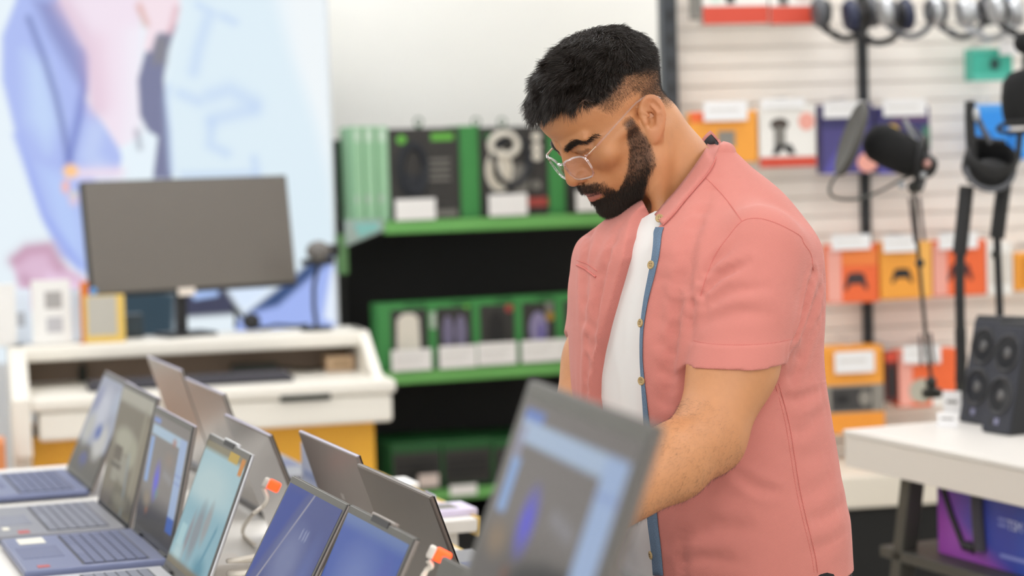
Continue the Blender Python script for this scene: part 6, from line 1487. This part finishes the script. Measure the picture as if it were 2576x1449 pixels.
for s in (1, -1):
    h, k, a = leg_pts(s)
    def sdf_sh(P, a=a):
        F2 = np.array([*TF[:2], 0]); b = np.array([a[0], a[1], .045])
        d = smin(cap(P, b - F2 * .03, b + F2 * .13, .042, .038), cap(P, b, a + np.array([0, 0, .02]), .045, .05), .03)
        d = smin(d, cap(P, b + F2 * .13 - np.array([0, 0, .01]), b + F2 * .17 - np.array([0, 0, .012]), .036, .028), .02)
        return np.maximum(d, .002 - P[..., 2]).astype(np.float32)
    v, f = surface(sdf_sh, (a[0] - .3, a[1] - .3, 0), (a[0] + .2, a[1] + .2, .16), .006)
    mesh_np('shoe', v, f, mat('black_shoe_leather', '1a1a1c', rough=.4), person)

# ---- spectacles
def clear_plastic(name, tint, rough=.05, fac=.35):
    m = bpy.data.materials.new(name); m.use_nodes = True; nt = m.node_tree; nt.nodes.clear()
    o = nt.nodes.new('ShaderNodeOutputMaterial'); mx = nt.nodes.new('ShaderNodeMixShader'); t = nt.nodes.new('ShaderNodeBsdfTransparent'); g = nt.nodes.new('ShaderNodeBsdfGlossy')
    t.inputs[0].default_value = tint; g.inputs[0].default_value = (.97, .95, .96, 1); g.inputs['Roughness'].default_value = rough
    fr = nt.nodes.new('ShaderNodeLayerWeight'); fr.inputs[0].default_value = fac
    mr = nt.nodes.new('ShaderNodeMapRange'); mr.inputs[3].default_value = fac * .25; mr.inputs[4].default_value = min(1, fac * 2.6)
    nt.links.new(fr.outputs['Facing'], mr.inputs[0]); nt.links.new(mr.outputs[0], mx.inputs[0]); nt.links.new(t.outputs[0], mx.inputs[1]); nt.links.new(g.outputs[0], mx.inputs[2]); nt.links.new(mx.outputs[0], o.inputs[0])
    return m
ACRY = clear_plastic('clear_acetate', (.95, .93, .95, 1), .06, .34); LENS = clear_plastic('lens_glass', (.97, .95, .985, 1), .02, .10)

glasses = empty('glasses'); glasses.parent = person
HMAT = Matrix(((HR[0, 0] * .01, HR[0, 1] * .01, HR[0, 2] * .01, HC[0]), (HR[1, 0] * .01, HR[1, 1] * .01, HR[1, 2] * .01, HC[1]), (HR[2, 0] * .01, HR[2, 1] * .01, HR[2, 2] * .01, HC[2]), (0, 0, 0, 1)))
def bakehead(o): o.data.transform(HMAT); return o
for sx in (1, -1):
    c = np.array([3.35 * sx, 10.1, -.28]); U = np.array([.975 * sx, -.22, 0]); Vv = np.array([0, -.06, 1.0])
    out = []
    for k in range(48):
        a = 2 * PI * k / 48; ca, sa = math.cos(a), math.sin(a); e = .55
        x = math.copysign(abs(ca) ** e, ca) * 2.65; y = math.copysign(abs(sa) ** e, sa) * 1.72
        x *= 1 + .05 * y / 2; y -= .12 * (x < 0) * (y > 0)
        if y < 0: x *= 1 + .05 * y
        out.append(c + U * x + Vv * y)
    bakehead(MB().tube(out, .155, 8, closed=True).build('rim', ACRY, glasses, True))
    cen = c + np.array([0, .12, 0]); V = np.array([cen] + [p * .97 + c * .03 for p in out] )
    F = np.array([[0, 1 + k, 1 + (k + 1) % 48] for k in range(48)])
    ln = mesh_np('lens', V, F, LENS, glasses); bakehead(ln)
    t = MB().tube([(6.15 * sx, 9.35, 1.2), (6.75 * sx, 8.9, 1.3), (7.0 * sx, 7.0, 1.45), (7.3 * sx, 3.5, 1.8), (7.45 * sx, .6, 2.05), (7.55 * sx, -.6, 2.15), (7.75 * sx, -2.2, 2.0), (7.7 * sx, -3.3, 1.2), (7.6 * sx, -3.9, .2)], [.17, .18, .17, .15, .14, .14, .14, .15, .13], 8)
    bakehead(t.build('temple', ACRY, glasses, True))
    bakehead(MB().tube([(6.7 * sx, 9.0, 1.3), (6.85 * sx, 7.6, 1.4)], .09, 6).build('hinge', mat('hinge_metal', 'c9b79a', rough=.3, metal=1), glasses, True))
bakehead(MB().tube([(.95, 10.45, .75), (.5, 10.75, 1.0), (0, 10.85, 1.05), (-.5, 10.75, 1.0), (-.95, 10.45, .75)], .2, 8).build('bridge', ACRY, glasses, True))
w = bpy.data.worlds.new('world'); SC.world = w; w.use_nodes = True
w.node_tree.nodes['Background'].inputs[0].default_value = (.97, .985, 1, 1); w.node_tree.nodes['Background'].inputs[1].default_value = 2.0
